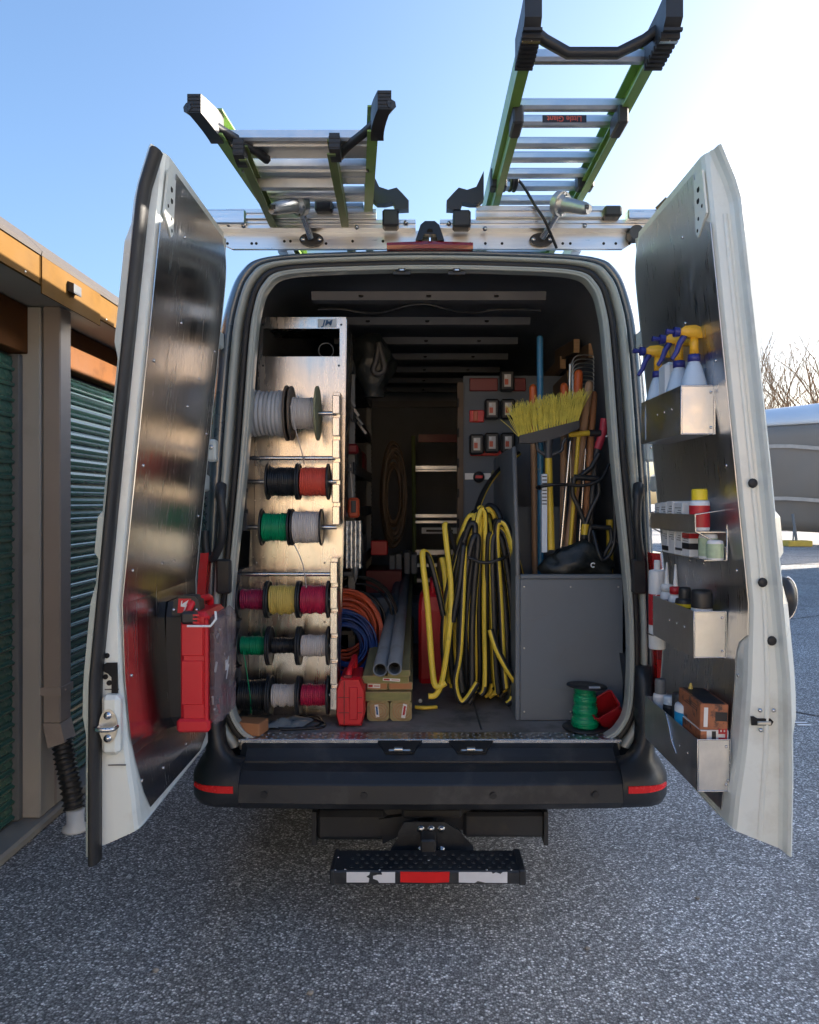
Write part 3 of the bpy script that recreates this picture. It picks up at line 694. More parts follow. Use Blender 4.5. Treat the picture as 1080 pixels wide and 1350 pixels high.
    # lower edge dirt strip / rubber
# left door: seal, latch block, striker, handle slot
dl, dr = doors[-1], doors[1]
g = M(); st = []
for z in np.linspace(.60, 2.62, 40):
    b = ho(z); dd = .0 if z > .62 else .01
    wob = .006*math.exp(-((z-.98)/.10)**2)
    st.append([(XC-(b-.010), 2.15, z), (XC-(b-.012), 2.130, z), (XC-(b-.021), 2.122-wob, z), (XC-(b-.030-wob), 2.128, z), (XC-(b-.035-wob), 2.150, z), (XC-(b-.034), 2.174, z), (XC-(b-.03), 2.174, z)])
g.loft(st, smooth=True); obj('door_seal', g, 'rubber', dl)
g = M(); z0 = .99; b = ho(z0)
g.box(XC-(b-.042), XC-(hi(z0)+.003), 2.14, 2.185, z0-.085, z0+.085, b=.012); lb = obj('latch_block', g, 'paint_jamb', dl)
cx = XC-(b-.066); g = M(); g.xf = Matrix.Translation((cx, 2.139, z0)) @ Matrix.Diagonal((.62, 1, 1.15, 1)); g.cyl((0, 0, 0), (0, -.004, 0), .042, n=20); sp_ = obj('striker_plate', g, 'zinc', lb)
g = M(); g.tube([(cx-.024, 2.136, z0), (cx-.024, 2.112, z0), (cx-.018, 2.104, z0), (cx+.018, 2.104, z0), (cx+.024, 2.112, z0), (cx+.024, 2.136, z0)], .007, n=8); obj('striker', g, 'steel', lb)
for sg in (-.032, .032):
    q = M(); q.lathe([(0, 0), (.011, 0), (.011, .006), (0, .009)], (cx, 2.135, z0+sg), (0, -1, 0), n=10); obj('striker_bolt', q, 'steel', lb)
def endface(px, py, s=1): return (xx(px, 2.17), zz(py, 2.17))
g = M(); P = [endface(*q) for q in ((134, 878), (140, 874), (154, 874), (155, 920), (151, 923), (147, 921), (147, 893), (142, 888), (136, 885))]
g.prism([(x, 2.1755, z) for x, z in P], (0, -.006, 0)); obj('release_slot', g, 'hole_black', dl)
for px, py in ((140, 865), (138, 893), (143, 901)):
    x, z = endface(px, py); q = M(); q.cyl((x, 2.1775, z), (x, 2.1735, z), .0075, n=10); obj('end_hole', q, 'hole_black', dl)
g = M(); g.box(XC-hi(.86)-.06, XC-hi(.86)-.01, 2.175, 2.179, .866, .869); g.box(XC-hi(1.1)-.05, XC-hi(1.1)-.01, 2.1755, 2.179, 1.083, 1.086); obj('edge_crease', g, 'rib_grey', dl)
# right door: plugs, latch slot, outside handle, lower bump stop
for px, py in ((993, 637), (1006, 768), (1018, 845)):
    x, z = endface(px, py); q = M(); q.lathe([(0, .006), (.009, .006), (.013, .003), (.014, 0)], (x, 2.1715, z), (0, -1, 0), n=14); obj('rubber_plug', q, 'rubber', dr)
g = M(); P = [endface(*q) for q in ((991, 945), (995, 945), (1000, 948), (1017, 948), (1021, 952), (1018, 957), (992, 957))]
g.prism([(x, 2.1775, z) for x, z in P], (0, -.004, 0)); ls = obj('latch_slot', g, 'hole_black', dr)
x, z = endface(1007, 953); q = M(); q.box(x-.018, x+.022, 2.168, 2.174, z-.006, z+.004, b=.002); obj('latch_tongue', q, 'zinc', ls)
for px, py in ((1003, 937), (1021, 937), (1004, 963)):
    x, z = endface(px, py); q = M(); q.lathe([(0, .005), (.005, .004), (.0065, 0)], (x, 2.173, z), (0, -1, 0), n=8); obj('latch_bolt', q, 'steel', dr)
st = []
g = M()
for z in np.linspace(.66, 2.45, 30):
    b = ho(z, 1); x = XC+b-.5*(b-hi(z)); st.append([(x-.007, 2.1775, z), (x, 2.170, z), (x+.007, 2.1765, z)])
g.loft(st, closed=False, smooth=True); obj('edge_bead', g, 'paint_jamb', dr)
g = M(); g.ball((1.066, 2.20, 1.345), .062, (.50, .8, 1.0), n=18, m=12); dh = obj('outside_handle', g, 'plastic_black', dr)
g = M(); g.tube([(1.066+.030*math.cos(t), 2.185, 1.345+.061*math.sin(t)) for t in np.linspace(-1.5, 1.5, 16)], .0035, n=6); obj('handle_chrome', g, 'steel', dh)
g = M(); x, z = endface(981, 1080); g.cyl((x, 2.2, z+.03), (x, 2.19, z-.02), .009, .007, n=8); obj('bump_stop', g, 'rubber', dr)
# grab handles on the body pillars
for s, P in ((-1, [(292, 640, 3.06), (291, 655, 3.03), (294, 690, 3.02), (291, 715, 3.03), (281, 736, 3.05), (272, 728, 3.06), (270, 700, 3.07)]), (1, [(842, 640, 3.06), (841, 655, 3.03), (840, 690, 3.02), (842, 715, 3.03), (846, 738, 3.05)])):
    pts = catmull([at(*p) for p in P], 5); g = M(); g.tube(pts, [.022 if i < 6 else .017 for i in range(len(pts))], n=10); obj('grab_handle', g, 'plastic_black', van)
    q = at(295 if s < 0 else 843, 760, 3.07); g = M(); g.box(q.x-.03, q.x+.03, 3.06, 3.09, q.z-.07, q.z+.07, b=.008); obj('hinge_cover', g, 'plastic_black', van)
for px in (280, 858):
    q = at(px, 594, 3.05); g = M(); g.box(q.x-.018, q.x+.018, 3.03, 3.08, q.z-.045, q.z+.045, b=.008); o = obj('check_strap_plate', g, 'paint_jamb', van)
    g = M(); g.ball((q.x, 3.028, q.z+.012), .01, (1, .5, 1)); obj('plate_bolt', g, 'steel', o)

g = M(); g.tube([at(306, 575, 3.20), at(305, 590, 3.17), at(303, 650, 3.16), at(302, 715, 3.17), at(301, 730, 3.20)], .013, n=8); obj('pillar_grab_bar', g, 'plastic_black', van)
sg_ = thing('striped_tag', 'small black and white striped strip lying on the asphalt beyond the door', 'tag', (2.82, 5.55, 0))
for k in range(4):
    g = M(); g.box(2.77, 2.87, 5.50+.03*k, 5.528+.03*k, .003, .008); obj('stripe', g, 'ink' if k % 2 else 'white_label', sg_)

rn = random.Random(77)
for k, (x, y) in enumerate(((-.9, 2.62), (.62, 2.75), (1.15, 3.1), (-.35, 2.5))):
    g = M(); g.ball((x, y, .006), .008+.004*rn.random(), (1.2, .9, .7), n=7, m=5); obj('loose_stone', g, 'concrete', label=['pale loose stone on the asphalt by the storage building', 'pale loose stone on the asphalt below the right end of the step', 'pale loose stone on the asphalt under the right door', 'pale loose stone on the asphalt left of the dead leaf'][k], cat='stone', group='loose stones on the asphalt')
# ================================================================== hitch step
hs = thing('hitch_step', 'black steel hitch step with red and white reflective tape', 'step', (XC-.01, 2.9, .2))
Y0, Y1 = 2.75, 2.92; xa, xb = xx(437, Y0), xx(692, Y0)
g = M(); g.box(xa, xb, Y0, Y1, .235, .285, b=.006); tr = obj('tread', g, 'step_black', hs)
g = M(); g.box(xb-.022, xb+.006, Y0-.003, Y1+.003, .232, .289, b=.005); obj('end_cap', g, 'step_black', hs)
g = M(); g.box(xa-.006, xa+.012, Y0-.003, Y1+.003, .232, .289, b=.005); obj('end_cap', g, 'step_black', hs)
src = None
for i in range(17):
    for j in range(4):
        x = xa+.07+i*.036+(.018 if j % 2 else 0); yq = Y0+.03+j*.032
        if src is None:
            q = M(); q.lathe([(.008, 0), (.008, .0025), (.004, .0028), (.004, 0)], (x, yq, .2851), (0, 0, 1), n=8); src = obj('grip_dimple', q, 'step_black', tr)
        else: inst(src, (x, yq, .2851), tr)
for px, py in ((446, 1130), (442, 1147), (455, 1146), (500, 1150), (565, 1134), (650, 1138), (675, 1151), (643, 1154), (684, 1132), (687, 1150)):
    d = (EYE-.285)/((py-663)/1000); q = M(); q.ball((xx(px, d), min(max(d, Y0+.01), Y1-.01), .285), .005, (1, 1, .5), n=8, m=5); obj('rivet', q, 'steel', hs)
def tape(pp, m, nm):
    q = M(); q.prism([(xx(a, Y0), Y0-.0005, .2855-(b/100)*.045) for a, b in pp], (0, -.001, 0)); obj(nm, q, m, hs)
tape([(457, 8), (488, 8), (487, 30), (483, 45), (487, 60), (486, 92), (457, 92)], 'tape_white', 'reflective_tape')
tape([(492, 40), (498, 30), (504, 30), (503, 8), (521, 8), (521, 95), (500, 95), (498, 75), (492, 62)], 'tape_white', 'reflective_tape')
tape([(528, 5), (562, 8), (593, 6), (592, 90), (570, 95), (528, 90)], 'tape_red', 'reflective_tape')
tape([(605, 8), (648, 8), (650, 22), (654, 10), (660, 24), (663, 8), (669, 8), (669, 96), (640, 94), (630, 80), (626, 96), (605, 92)], 'tape_white', 'reflective_tape')
g = M(); Yp = 2.985; g.prism([(xx(a, Yp), Yp, zz(b, Yp)) for a, b in ((533, 1084), (586, 1084), (607, 1096), (612, 1104), (624, 1116), (626, 1135), (511, 1135), (516, 1118), (524, 1108), (526, 1096))], (0, .012, 0)); pl = obj('mounting_plate', g, 'step_black', hs)
g = M(); x = (xx(540, 3)+xx(588, 3))/2; g.box(x-.03, x+.03, 2.90, 3.25, .27, .33, b=.006); obj('shank', g, 'hitch_black', hs)
g = M(); g.box(x-.14, x+.15, 2.86, 2.99, .235, .25); obj('support', g, 'step_black', hs)
for px in (555, 568.5, 582):
    for py in (1092.5, 1120):
        p = at(px, py, Yp); q = M(); q.lathe([(0, .012), (.006, .012), (.010, .008), (.0125, .004), (.015, .003), (.015, 0)], p+Vector((0, -.001, 0)), (0, -1, 0), n=12); obj('bolt', q, 'steel', hs)

# ================================================================== roof ladder rack
for s in (-1, 1):
    L = s < 0
    rk = thing('ladder_rack', 'aluminium drop-down ladder rack holding the wide stepladder' if L else 'aluminium drop-down ladder rack holding the long extension ladder', 'ladder rack', (XC+s*.45, 3.3, 2.66), 'ladder racks on the van roof')
    f = (lambda px: px) if L else (lambda px: px)
    a, b = (286, 566) if L else (568, 846)
    g = M(); Y = 3.16
    zt, zb = zz(304, Y), zz(328, Y)
    ends = [(xx(a, Y), zt), (xx(b, Y), zt), (xx(b, Y), zb), (xx(a+20, Y), zb), (xx(a, Y), zz(318, Y))] if L else [(xx(a, Y), zt), (xx(b, Y), zt), (xx(b, Y), zz(312, Y)), (xx(b-25, Y), zb), (xx(a, Y), zb)]
    g.prism([(x, Y, z) for x, z in ends], (0, .02, 0)); bs = obj('base_bar', g, 'bar_aluminium', rk)
    for px in ((300, 332, 338, 375, 383, 430, 465, 505) if L else (620, 640, 662, 742, 752, 796, 812, 830)):
        q = M(); p = at(px, 318 if px % 2 else 321, Y); q.cyl((p.x, Y+.002, p.z), (p.x, Y-.0015, p.z), .006, n=8); obj('bar_hole', q, 'hole_black', bs)
    # extrusions above
    a, b = (272, 548) if L else (580, 868)
    for k, (u, v, aa, bb) in enumerate((((276, 289, 300, 496) if L else (272, 287, 628, 815)), ((290, 302, a, b)))) :
        Y = 3.10+.02*k; g = M(); zt, zb = zz(u, Y), zz(v, Y); h = zt-zb
        sec = [(0, zb), (-.012, zb), (-.012, zb+h*.25), (-.004, zb+h*.3), (-.004, zb+h*.5), (-.014, zb+h*.55), (-.014, zb+h*.8), (-.006, zb+h*.85), (-.006, zt), (.05, zt), (.05, zb)]
        g.loft([[(x, Y+yo, z) for yo, z in sec] for x in (xx(aa, Y), xx(bb, Y))]); obj('slide_rail', g, 'bar_aluminium', rk)
    if L:
        q = at(288, 290, 3.12); g = M(); g.box(q.x-.06, q.x+.12, 3.08, 3.13, q.z-.03, q.z+.03, b=.006); obj('rail_end', g, 'bar_aluminium', rk)
    # side rail along the roof
    g = M(); x = XC+s*.62; g.box(x-.02, x+.02, 3.2, 6.2, 2.68, 2.74); obj('roof_rail', g, 'bar_aluminium', rk)
    for Yc in (4.6, 6.0):
        g = M(); g.box(XC+s*.12, XC+s*.78, Yc, Yc+.05, 2.70, 2.80); obj('cross_bar', g, 'bar_aluminium', rk)
        g = M(); g.box(XC+s*.55, XC+s*.68, Yc-.02, Yc+.07, 2.655, 2.70); obj('mount_foot', g, 'plastic_black', rk)
    # die-cast rotary knuckle with its rod and base
    c = at(397 if L else 737, 268, 3.02); tip = at(362 if L else 772, 275, 2.93)
    g = M(); d = (tip-c).normalized()
    g.cyl(c-d*.005, c+d*.02, .048, n=24); g.cyl(c+d*.02, c+d*.034, .040, .031, n=20); g.cyl(c+d*.034, tip, .030, .024, n=18)
    g.cyl(tip-d*.002, tip+d*.018, .024, .018, n=16); kn = obj('rotary_knuckle', g, 'cast_aluminium', rk)
    nb = d.orthogonal().normalized(); nc = d.cross(nb)
    for k in range(6):
        t = k*math.pi/3; p = c+d*.02+(nb*math.cos(t)+nc*math.sin(t))*.039; q = M(); q.cyl(p, p+d*.006, .0055, n=8); obj('knuckle_bolt', q, 'steel', kn)
    q = M(); q.box(tip.x-.008, tip.x+.008, tip.y-.025, tip.y+.03, tip.z-.010, tip.z+.006); obj('tip_slot', q, 'dark_grey', kn)
    bpt = at(410 if L else 715, 314, 3.13)
    g = M(); g.cyl(c+Vector((0, .02, -.03)), bpt+Vector((0, -.005, 0)), .013, n=14); obj('rod', g, 'steel', rk)
    g = M(); g.prism([(bpt.x+.05*math.cos(t)*(1 if abs(math.cos(t)) > .3 else 1), 3.155, bpt.z+.028*math.sin(t)) for t in np.linspace(0, 2*math.pi, 17)[:-1]], (0, -.012, 0)); bs2 = obj('rod_base', g, 'plastic_black', rk)
    for dx in (-.034, .034):
        q = M(); q.lathe([(0, .008), (.008, .008), (.011, 0)], (bpt.x+dx, 3.143, bpt.z), (0, -1, 0), n=8); obj('base_bolt', q, 'steel', bs2)
    # black hook arm that holds the ladder
    Y = 3.06
    P = [(490, 225), (500, 246), (512, 250), (523, 247), (530, 254), (539, 264), (539, 275), (521, 276), (518, 266), (508, 268), (497, 268), (490, 262)]
    if not L: P = [(1130-px if 0 else 549+(549-px)+30, py) for px, py in P]
    g = M(); g.prism([(xx(px, Y), Y, zz(py, Y)) for px, py in P], (0, .045, 0)); obj('hook_arm', g, 'plastic_black', rk)
    for px, py, wd, ht in (((515, 288, 22, 22), (427, 272, 24, 14)) if L else ((609, 289, 24, 22), (808, 279, 24, 14))):
        q = at(px, py, 3.07); g = M(); g.box(q.x-wd*.0015, q.x+wd*.0015, 3.055, 3.12, q.z-ht*.0016, q.z+ht*.0016, b=.008); obj('clamp_block', g, 'plastic_black', rk)
    for px, py in (((535, 292), (470, 298), (320, 296), (300, 294)) if L else ((592, 293), (640, 300), (772, 296), (857, 283))):
        q = M(); p = at(px, py, 3.09); q.lathe([(0, .012), (.008, .010), (.010, 0)], (p.x, 3.105, p.z), (0, -1, 0), n=8); obj('rail_bolt', q, 'steel', rk)
    if not L:
        q = at(850, 283, 3.08); g = M(); g.box(q.x-.07, q.x+.05, 3.07, 3.12, q.z-.02, q.z+.02, b=.005); obj('pull_latch', g, 'bar_aluminium', rk)
        g = M(); g.tube([at(866, 276, 3.07), at(880, 262, 3.05)], .010, n=8); obj('lever', g, 'wood_dark', rk)
        q = at(838, 308, 3.12); g = M(); g.cyl((q.x, 3.10, q.z), (q.x, 3.15, q.z), .03, n=18); obj('pivot', g, 'dark_grey', rk)

# ---- stepladder on the left rack
sl_ = thing('stepladder', 'green fibreglass stepladder with wide treads and flared black feet', 'ladder', (-.4, 3.5, 2.8), 'ladders on the roof')
def rail(mb, pts, wdt, hgt, th=.006, side=1):
    """C-channel following pts; web on the outer side, flanges turned inward (side)."""
    secs = []
    for p in pts:
        x, y, z = p; s = side
        secs.append([(x, y, z), (x, y, z+hgt), (x+s*wdt, y, z+hgt), (x+s*wdt, y, z+hgt-th), (x+s*th, y, z+hgt-th), (x+s*th, y, z+th), (x+s*wdt, y, z+th), (x+s*wdt, y, z)])
    mb.loft(secs)
Zl = 2.805
for s, P in ((1, [(-.660, 2.44, Zl), (-.62, 3.05, Zl), (-.54, 4.7, Zl)]), (-1, [(-.121, 2.42, Zl), (-.175, 3.05, Zl), (-.26, 4.7, Zl)])):
    g = M(); rail(g, P, .035, .085, side=s); obj('front_rail', g, 'ladder_green', sl_)
for s, P in ((1, [(-.585, 2.50, Zl-.055), (-.60, 3.09, Zl-.055), (-.53, 4.6, Zl-.05)]), (-1, [(-.262, 2.46, Zl-.055), (-.278, 3.09, Zl-.055), (-.30, 4.6, Zl-.05)])):
    g = M(); rail(g, P, .028, .05, side=s); obj('rear_rail', g, 'ladder_olive', sl_)
for k, (Y, dd, dz_) in enumerate(((2.50, .15, .0), (2.685, .075, -.012), (2.80, .11, .02), (2.945, .085, .0), (3.10, .10, .02), (3.38, .10, .01), (3.70, .10, .01), (4.10, .10, .01))):
    xl = -.66+.062*(Y-2.36)/.69*1; xr = -.12-.087*(Y-2.34)/.71
    g = M(); z_ = Zl+dz_
    g.loft([[(x, Y, z_+.045), (x, Y, z_+.02), (x, Y+.008, z_+.012), (x, Y+dd*.5, z_+.012), (x, Y+dd*.52, z_+.018), (x, Y+dd, z_+.018), (x, Y+dd+.004, z_+.03), (x, Y+dd+.004, z_+.05), (x, Y+dd-.004, z_+.05), (x, Y+dd-.004, z_+.026), (x, Y+.006, z_+.026), (x, Y+.006, z_+.045)] for x in (xl+.006, xr-.006)]); o = obj('step', g, 'rung_aluminium', sl_)
    g = M()
    g.box(xl+.01, xr-.01, Y+dd*.25, Y+dd*.25+.006, z_+.008, z_+.0125)
    obj('step_ridge', g, 'rung_aluminium', o)
for k, Y in enumerate((2.74, 3.30, 3.9)):
    g = M(); g.box(-.592, -.270, Y, Y+.03, Zl-.045, Zl-.012); obj('rear_brace', g, 'rung_aluminium', sl_)
for s, x, Y, w_ in ((-1, -.665, 2.36, .05), (1, -.115, 2.34, .05)):
    g = M(); secs = []
    for t in np.linspace(0, 1, 7):
        yy = Y+.13-.16*t; xo = x+s*(.030*t*t-.012); zo = Zl-.006+.020*t*t; hh = .092-.034*t
        secs.append([(xo-.021, yy, zo), (xo+.021, yy, zo), (xo+.021, yy, zo+hh), (xo-.021, yy, zo+hh)])
    g.loft(secs); ft = obj('foot', g, 'plastic_black', sl_)
    g = M()
    for k in range(5): g.box(x+s*.018-.0205, x+s*.018+.0205, Y-.0325, Y-.029, Zl+.018+k*.011, Zl+.024+k*.011)
    obj('foot_tread', g, 'rubber', ft)
    g = M(); g.tube(catmull([(x+s*.04, Y-.03, Zl+.03), (x-s*.03, Y+.10, Zl+.025), (x-s*.12, Y+.20, Zl+.005), (x-s*.15, Y+.26, Zl+.0)], 5), .016, n=6); obj('knee_brace', g, 'plastic_black', sl_)
for s, x, Y in ((-1, -.583, 2.50), (1, -.264, 2.46)):
    g = M(); secs = []
    for t in np.linspace(0, 1, 5):
        yy = Y+.05-.07*t; zo = Zl-.058+.012*t*t; secs.append([(x-.017, yy, zo), (x+.017, yy, zo), (x+.017, yy, zo+.052), (x-.017, yy, zo+.052)])
    g.loft(secs); ft = obj('rear_foot', g, 'plastic_black', sl_)
    g = M()
    for k in range(3): g.box(x-.018, x+.018, Y-.0222, Y-.019, Zl-.042+k*.015, Zl-.035+k*.015)
    obj('foot_tread', g, 'rubber', ft)
# ---- extension ladder on the right rack
el = thing('extension_ladder', 'green fibreglass extension ladder overhanging high above the open doors', 'ladder', (.5, 3.5, 2.88), 'ladders on the roof')
Ze = 2.90
for s, x in ((1, .30), (-1, .70)):
    g = M(); rail(g, [(x, 2.06, Ze), (x, 6.0, Ze)], .034, .08, side=s); r_ = obj('base_rail', g, 'ladder_green', el)
    g = M(); rail(g, [(x+s*.018, 2.46, Ze-.045), (x+s*.018, 5.9, Ze-.045)], .026, .044, side=s); obj('fly_rail', g, 'ladder_green', el)
    g = M(); g.box(x+s*.012, x+s*.048, 2.45, 2.56, Ze-.052, Ze+.01, b=.006); obj('rail_cap', g, 'plastic_black', el)
    g = M(); g.box(x-.005*s, x+s*.06, 3.0, 3.06, Ze-.03, Ze+.05, b=.006); obj('rail_guide', g, 'plastic_black', el)
    # shoe
    xc = x+s*.012; g = M(); secs = []
    for yy, zo, h in ((2.22, Ze-.008, .085), (2.10, Ze-.012, .090), (2.05, Ze-.008, .090), (2.02, Ze+.015, .065)): secs.append([(xc-.023, yy, zo), (xc+.023, yy, zo), (xc+.023, yy, zo+h), (xc-.023, yy, zo+h)])
    g.loft(secs); sh = obj('shoe', g, 'plastic_black', el)
    g = M()
    for k in range(9):
        yy = 2.03+.021*k; g.box(xc-.026, xc+.026, yy, yy+.010, Ze-.022+(.008 if k < 1 else 0), Ze-.006)
    obj('shoe_tread', g, 'rubber', sh)
    g = M(); g.box(xc-.025, xc+.025, 2.062, 2.073, Ze-.0245, Ze-.0222); obj('shoe_plate', g, 'steel', sh)
rg = [(2.228, 0), (2.49, 1), (2.604, 0), (2.752, 1), (2.873, 0), (3.005, 1), (3.134, 0), (3.27, 1), (3.40, 0), (3.54, 1), (3.67, 0), (3.81, 1), (3.94, 0)]
for k, (Y, fl) in enumerate(rg):
    z = Ze+.03 if not fl else Ze+.026; x0, x1 = .306, .694
    g = M(); h = .018; g.loft([[(x, Y-h, z-h*.5), (x, Y-h*.5, z-h), (x, Y+h*.5, z-h), (x, Y+h, z-h*.5), (x, Y+h, z+h*.5), (x, Y+h*.5, z+h), (x, Y-h*.5, z+h), (x, Y-h, z+h*.5)] for x in (x0, x1)]); r_ = obj('rung', g, 'rung_aluminium', el)
    if k == 2:
        g = M(); g.box(.43, .58, Y-.0192, Y-.0182, z-.013, z+.012); lb = obj('rung_label', g, 'label_dark', r_)
        text('Little Giant', .026, (.505, Y-.0196, z), (-1, 0, 0), (0, 0, -1), 'label_orange', r_, bold=.0006)
g = M(); g.tube([(.315, 2.12, Ze+.05), (.36, 2.13, Ze+.02), (.43, 2.15, Ze-.005), (.57, 2.15, Ze-.005), (.64, 2.13, Ze+.02), (.685, 2.12, Ze+.05)], .017, n=4); obj('foot_brace', g, 'plastic_black', el)
g = M(); q = at(676, 238, 3.12); g.lathe([(.008, -.012), (.045, -.012), (.045, -.006), (.036, -.004), (.036, .004), (.045, .006), (.045, .012), (.008, .012)], q, (1, .2, 0), n=20); obj('rope_pulley', g, 'plastic_black', el)
g = M(); g.tube(catmull([at(678, 232, 3.11), at(690, 245, 3.09), at(705, 270, 3.07), at(718, 290, 3.06), at(727, 310, 3.1), at(734, 327, 3.13)], 6), .006, n=6); obj('halyard_rope', g, 'cable_black', el)

# ================================================================== red organiser on the left door
g = M(); xw = XC-hi(1.1); g.prism([(xw+.003, y, z) for y, z in ((2.55, 1.235), (2.57, 1.285), (2.76, 1.285), (2.80, 1.24), (2.80, .90), (2.75, .865), (2.58, .86), (2.55, .90))], (.055, 0, 0)); mp_ = obj('mounting_plate', g, 'plastic_black', label='black mounting plate screwed to the open door behind the red organiser', cat='mounting plate')
g = M(); p = at(243, 804, 2.51); g.prism([(p.x-.045, 2.52, 1.245), (p.x-.038, 2.52, 1.295), (p.x-.02, 2.52, 1.31), (p.x+.03, 2.52, 1.31), (p.x+.045, 2.52, 1.295), (p.x+.05, 2.52, 1.245)], (0, .06, 0)); hd = obj('plate_head', g, 'plastic_black', mp_)
g = M(); g.prism([(p.x-.022, 2.5195, 1.302), (p.x+.020, 2.5195, 1.302), (p.x+.022, 2.5195, 1.255), (p.x-.025, 2.5195, 1.255)], (0, -.002, 0)); obj('badge', g, 'case_red', hd)
g = M(); bz = [(-.012, .016), (-.008, .018), (-.010, .006), (.012, .020), (.004, .002), (.014, .004), (-.006, -.020), (.0, -.004), (-.014, -.002)]
g.prism([(p.x+a, 2.5172, 1.278+b) for a, b in bz], (0, -.0012, 0)); obj('lightning_badge', g, 'white_label', hd)
for dx in (-.037, .038):
    q = M(); q.ball((p.x+dx, 2.518, 1.265), .006, n=8, m=5); obj('screw', q, 'steel', hd)
oc = thing('organizer_case', 'red parts organiser with clear lid hung on the left van door', 'organizer', (-.68, 2.5, .9))
X0, X1, XL = -.774, -.680, -.642; YA, YB, ZA, ZB = 2.48, 2.70, .875, 1.262
g = M(); g.box(X0, X1, YA, YB, ZA, ZB, b=.014); bx_ = obj('base', g, 'case_red', oc)
for a, b_, c_, d_ in ((X0+.006, X1-.016, 1.12, 1.225), (X0+.006, X1-.016, .96, 1.105)):
    g = M(); g.box(a, b_, YA-.004, YA+.004, c_, d_, b=.003); obj('end_panel', g, 'case_red', bx_)
g = M(); g.box(X0-.008, X1+.006, YA-.012, YA+.02, ZA-.004, ZA+.040, b=.008); obj('lower_lip', g, 'case_red', bx_)
g = M(); g.box(X1-.012, X1, YA-.008, YB+.005, ZA+.02, ZB-.02, b=.004); obj('lid_rim', g, 'case_red', bx_)
g = M(); g.box(X1+.0005, XL, YA-.004, YB+.004, ZA+.012, ZB-.004, b=.018); ld = obj('lid', g, 'clear_plastic', oc)
for yy in (YA+.075, YA+.145):
    g = M(); g.box(X1+.002, XL-.006, yy-.002, yy+.002, ZA+.03, ZB-.03); obj('divider', g, 'clear_plastic', ld)
for z in (1.01, 1.13):
    g = M(); g.box(X1+.002, XL-.006, YA+.01, YB-.01, z-.002, z+.002); obj('divider', g, 'clear_plastic', ld)
for i in range(3):
    for j in range(3):
        g = M(); yy = YA+.040+i*.07; z = .945+j*.12; g.box(XL-.002, XL+.004, yy-.026, yy+.026, z-.045, z+.045, b=.003); obj('lid_pane', g, 'clear_plastic', ld)
rn = random.Random(3)
for k in range(26):
    g = M(); yy = YA+.02+rn.random()*.17; z = .92+rn.choice((0, .12, .24))+rn.random()*.05; q = Vector((X1+.008+rn.random()*.012, yy, z)); d = Vector((rn.uniform(-.2, .2), rn.uniform(-1, 1), rn.uniform(-1, 1))).normalized()*.018
    g.cyl(q-d, q+d, .004, n=6); obj('small_part', g, rn.choice(('steel', 'label_red', 'white_plastic', 'wood_dark')), oc)
g = M(); g.prism([(XL+.0045, YA+.075+a, 1.065+b) for a, b in ((-.02, .028), (-.012, .03), (-.016, .010), (.02, .036), (.006, .004), (.024, .008), (-.012, -.036), (.0, -.006), (-.024, -.004))], (.0015, 0, 0)); obj('lightning_emblem', g, 'white_label', oc)
g = M(); g.box(X0+.006, X0+.058, YA-.014, YA+.02, ZB-.038, ZB+.004, b=.008); lt = obj('latch', g, 'plastic_black', oc)
g = M(); g.tube([(X0+.03, YA-.018, ZB-.042), (X1+.012, YA-.018, ZB-.042), (X1+.028, YA-.012, ZB-.02), (X1+.024, YA-.004, ZB+.004)], .004, n=6); obj('latch_wire', g, 'white_plastic', lt)
for k in range(3):
    g = M(); g.box(X0+.048, X0+.068, YA-.017, YA-.013, ZB-.034+k*.012, ZB-.028+k*.012); obj('latch_rib', g, 'case_red', lt)
g = M(); g.tube(catmull([(X0+.02, YA+.03, ZB), (X0+.03, YA+.05, ZB+.026), (X0+.05, YB-.06, ZB+.03), (X0+.05, YB-.03, ZB)], 5), .012, n=8); obj('carry_handle', g, 'case_red', oc)

# ================================================================== trays and supplies on the right door
def tray(name, label, Yn, Yf, xi, xo, zt, zb, open_end=False, slope=0):
    t = thing(name, label, 'tray', ((xi+xo)/2, (Yn+Yf)/2, zb), 'aluminium trays on the right door'); th = .003
    g = M(); g.prism([(xi, Yn, zt), (xi, Yf, zt+slope), (xi, Yf, zb+slope), (xi, Yn, zb)], (th, 0, 0)); sd_ = obj('side_wall', g, 'tray_aluminium', t)
    if not open_end:
        g = M(); g.box(xi+.0035, xo-.002, Yn, Yn+th, zb, zt-.002, b=.001); e = obj('end_wall', g, 'tray_aluminium', t)
        g = M(); g.box(xi+.004, xo-.003, Yf-th, Yf, zb, zt-.002); obj('end_wall', g, 'tray_aluminium', t)
        g = M(); g.tube([(xi+.001, Yn-.001, zb), (xi+.001, Yn-.001, zt), (xo, Yn-.001, zt)], .0022, n=6); g.tube([(xi, Yn-.001, zb), (xo, Yn-.001, zb)], .0022, n=6); g.tube([(xo, Yn-.001, zb), (xo, Yn-.001, zt)], .0026, n=6); obj('folded_edge', g, 'steel', t)
        for z in (zt-.02, zb+.02):
            q = M(); q.ball((xo-.012, Yn-.002, z), .0045, n=8, m=5); obj('screw', q, 'steel', t)
    g = M(); g.box(xi+.004, xo-.002, Yn+.004, Yf-.004, zb, zb+.003); obj('tray_floor', g, 'tray_aluminium', t)
    for k in range(3):
        q = M(); y = Yn+.08+k*.07; q.ball((xi-.0005, y, (zt+zb)/2+.01), .004, (.5, 1, 1), n=8, m=5); obj('rivet', q, 'steel', sd_)
    return t
tray('door_tray', 'topmost aluminium door tray holding three spray bottles', 2.28, 2.68, .795, XC+hi(1.9)-.006, 1.973, 1.827)
tray('door_tray', 'bent aluminium door tray holding glue bottles and a black-capped can', 2.33, 2.73, .852, XC+hi(1.2)-.006, 1.287, 1.145)
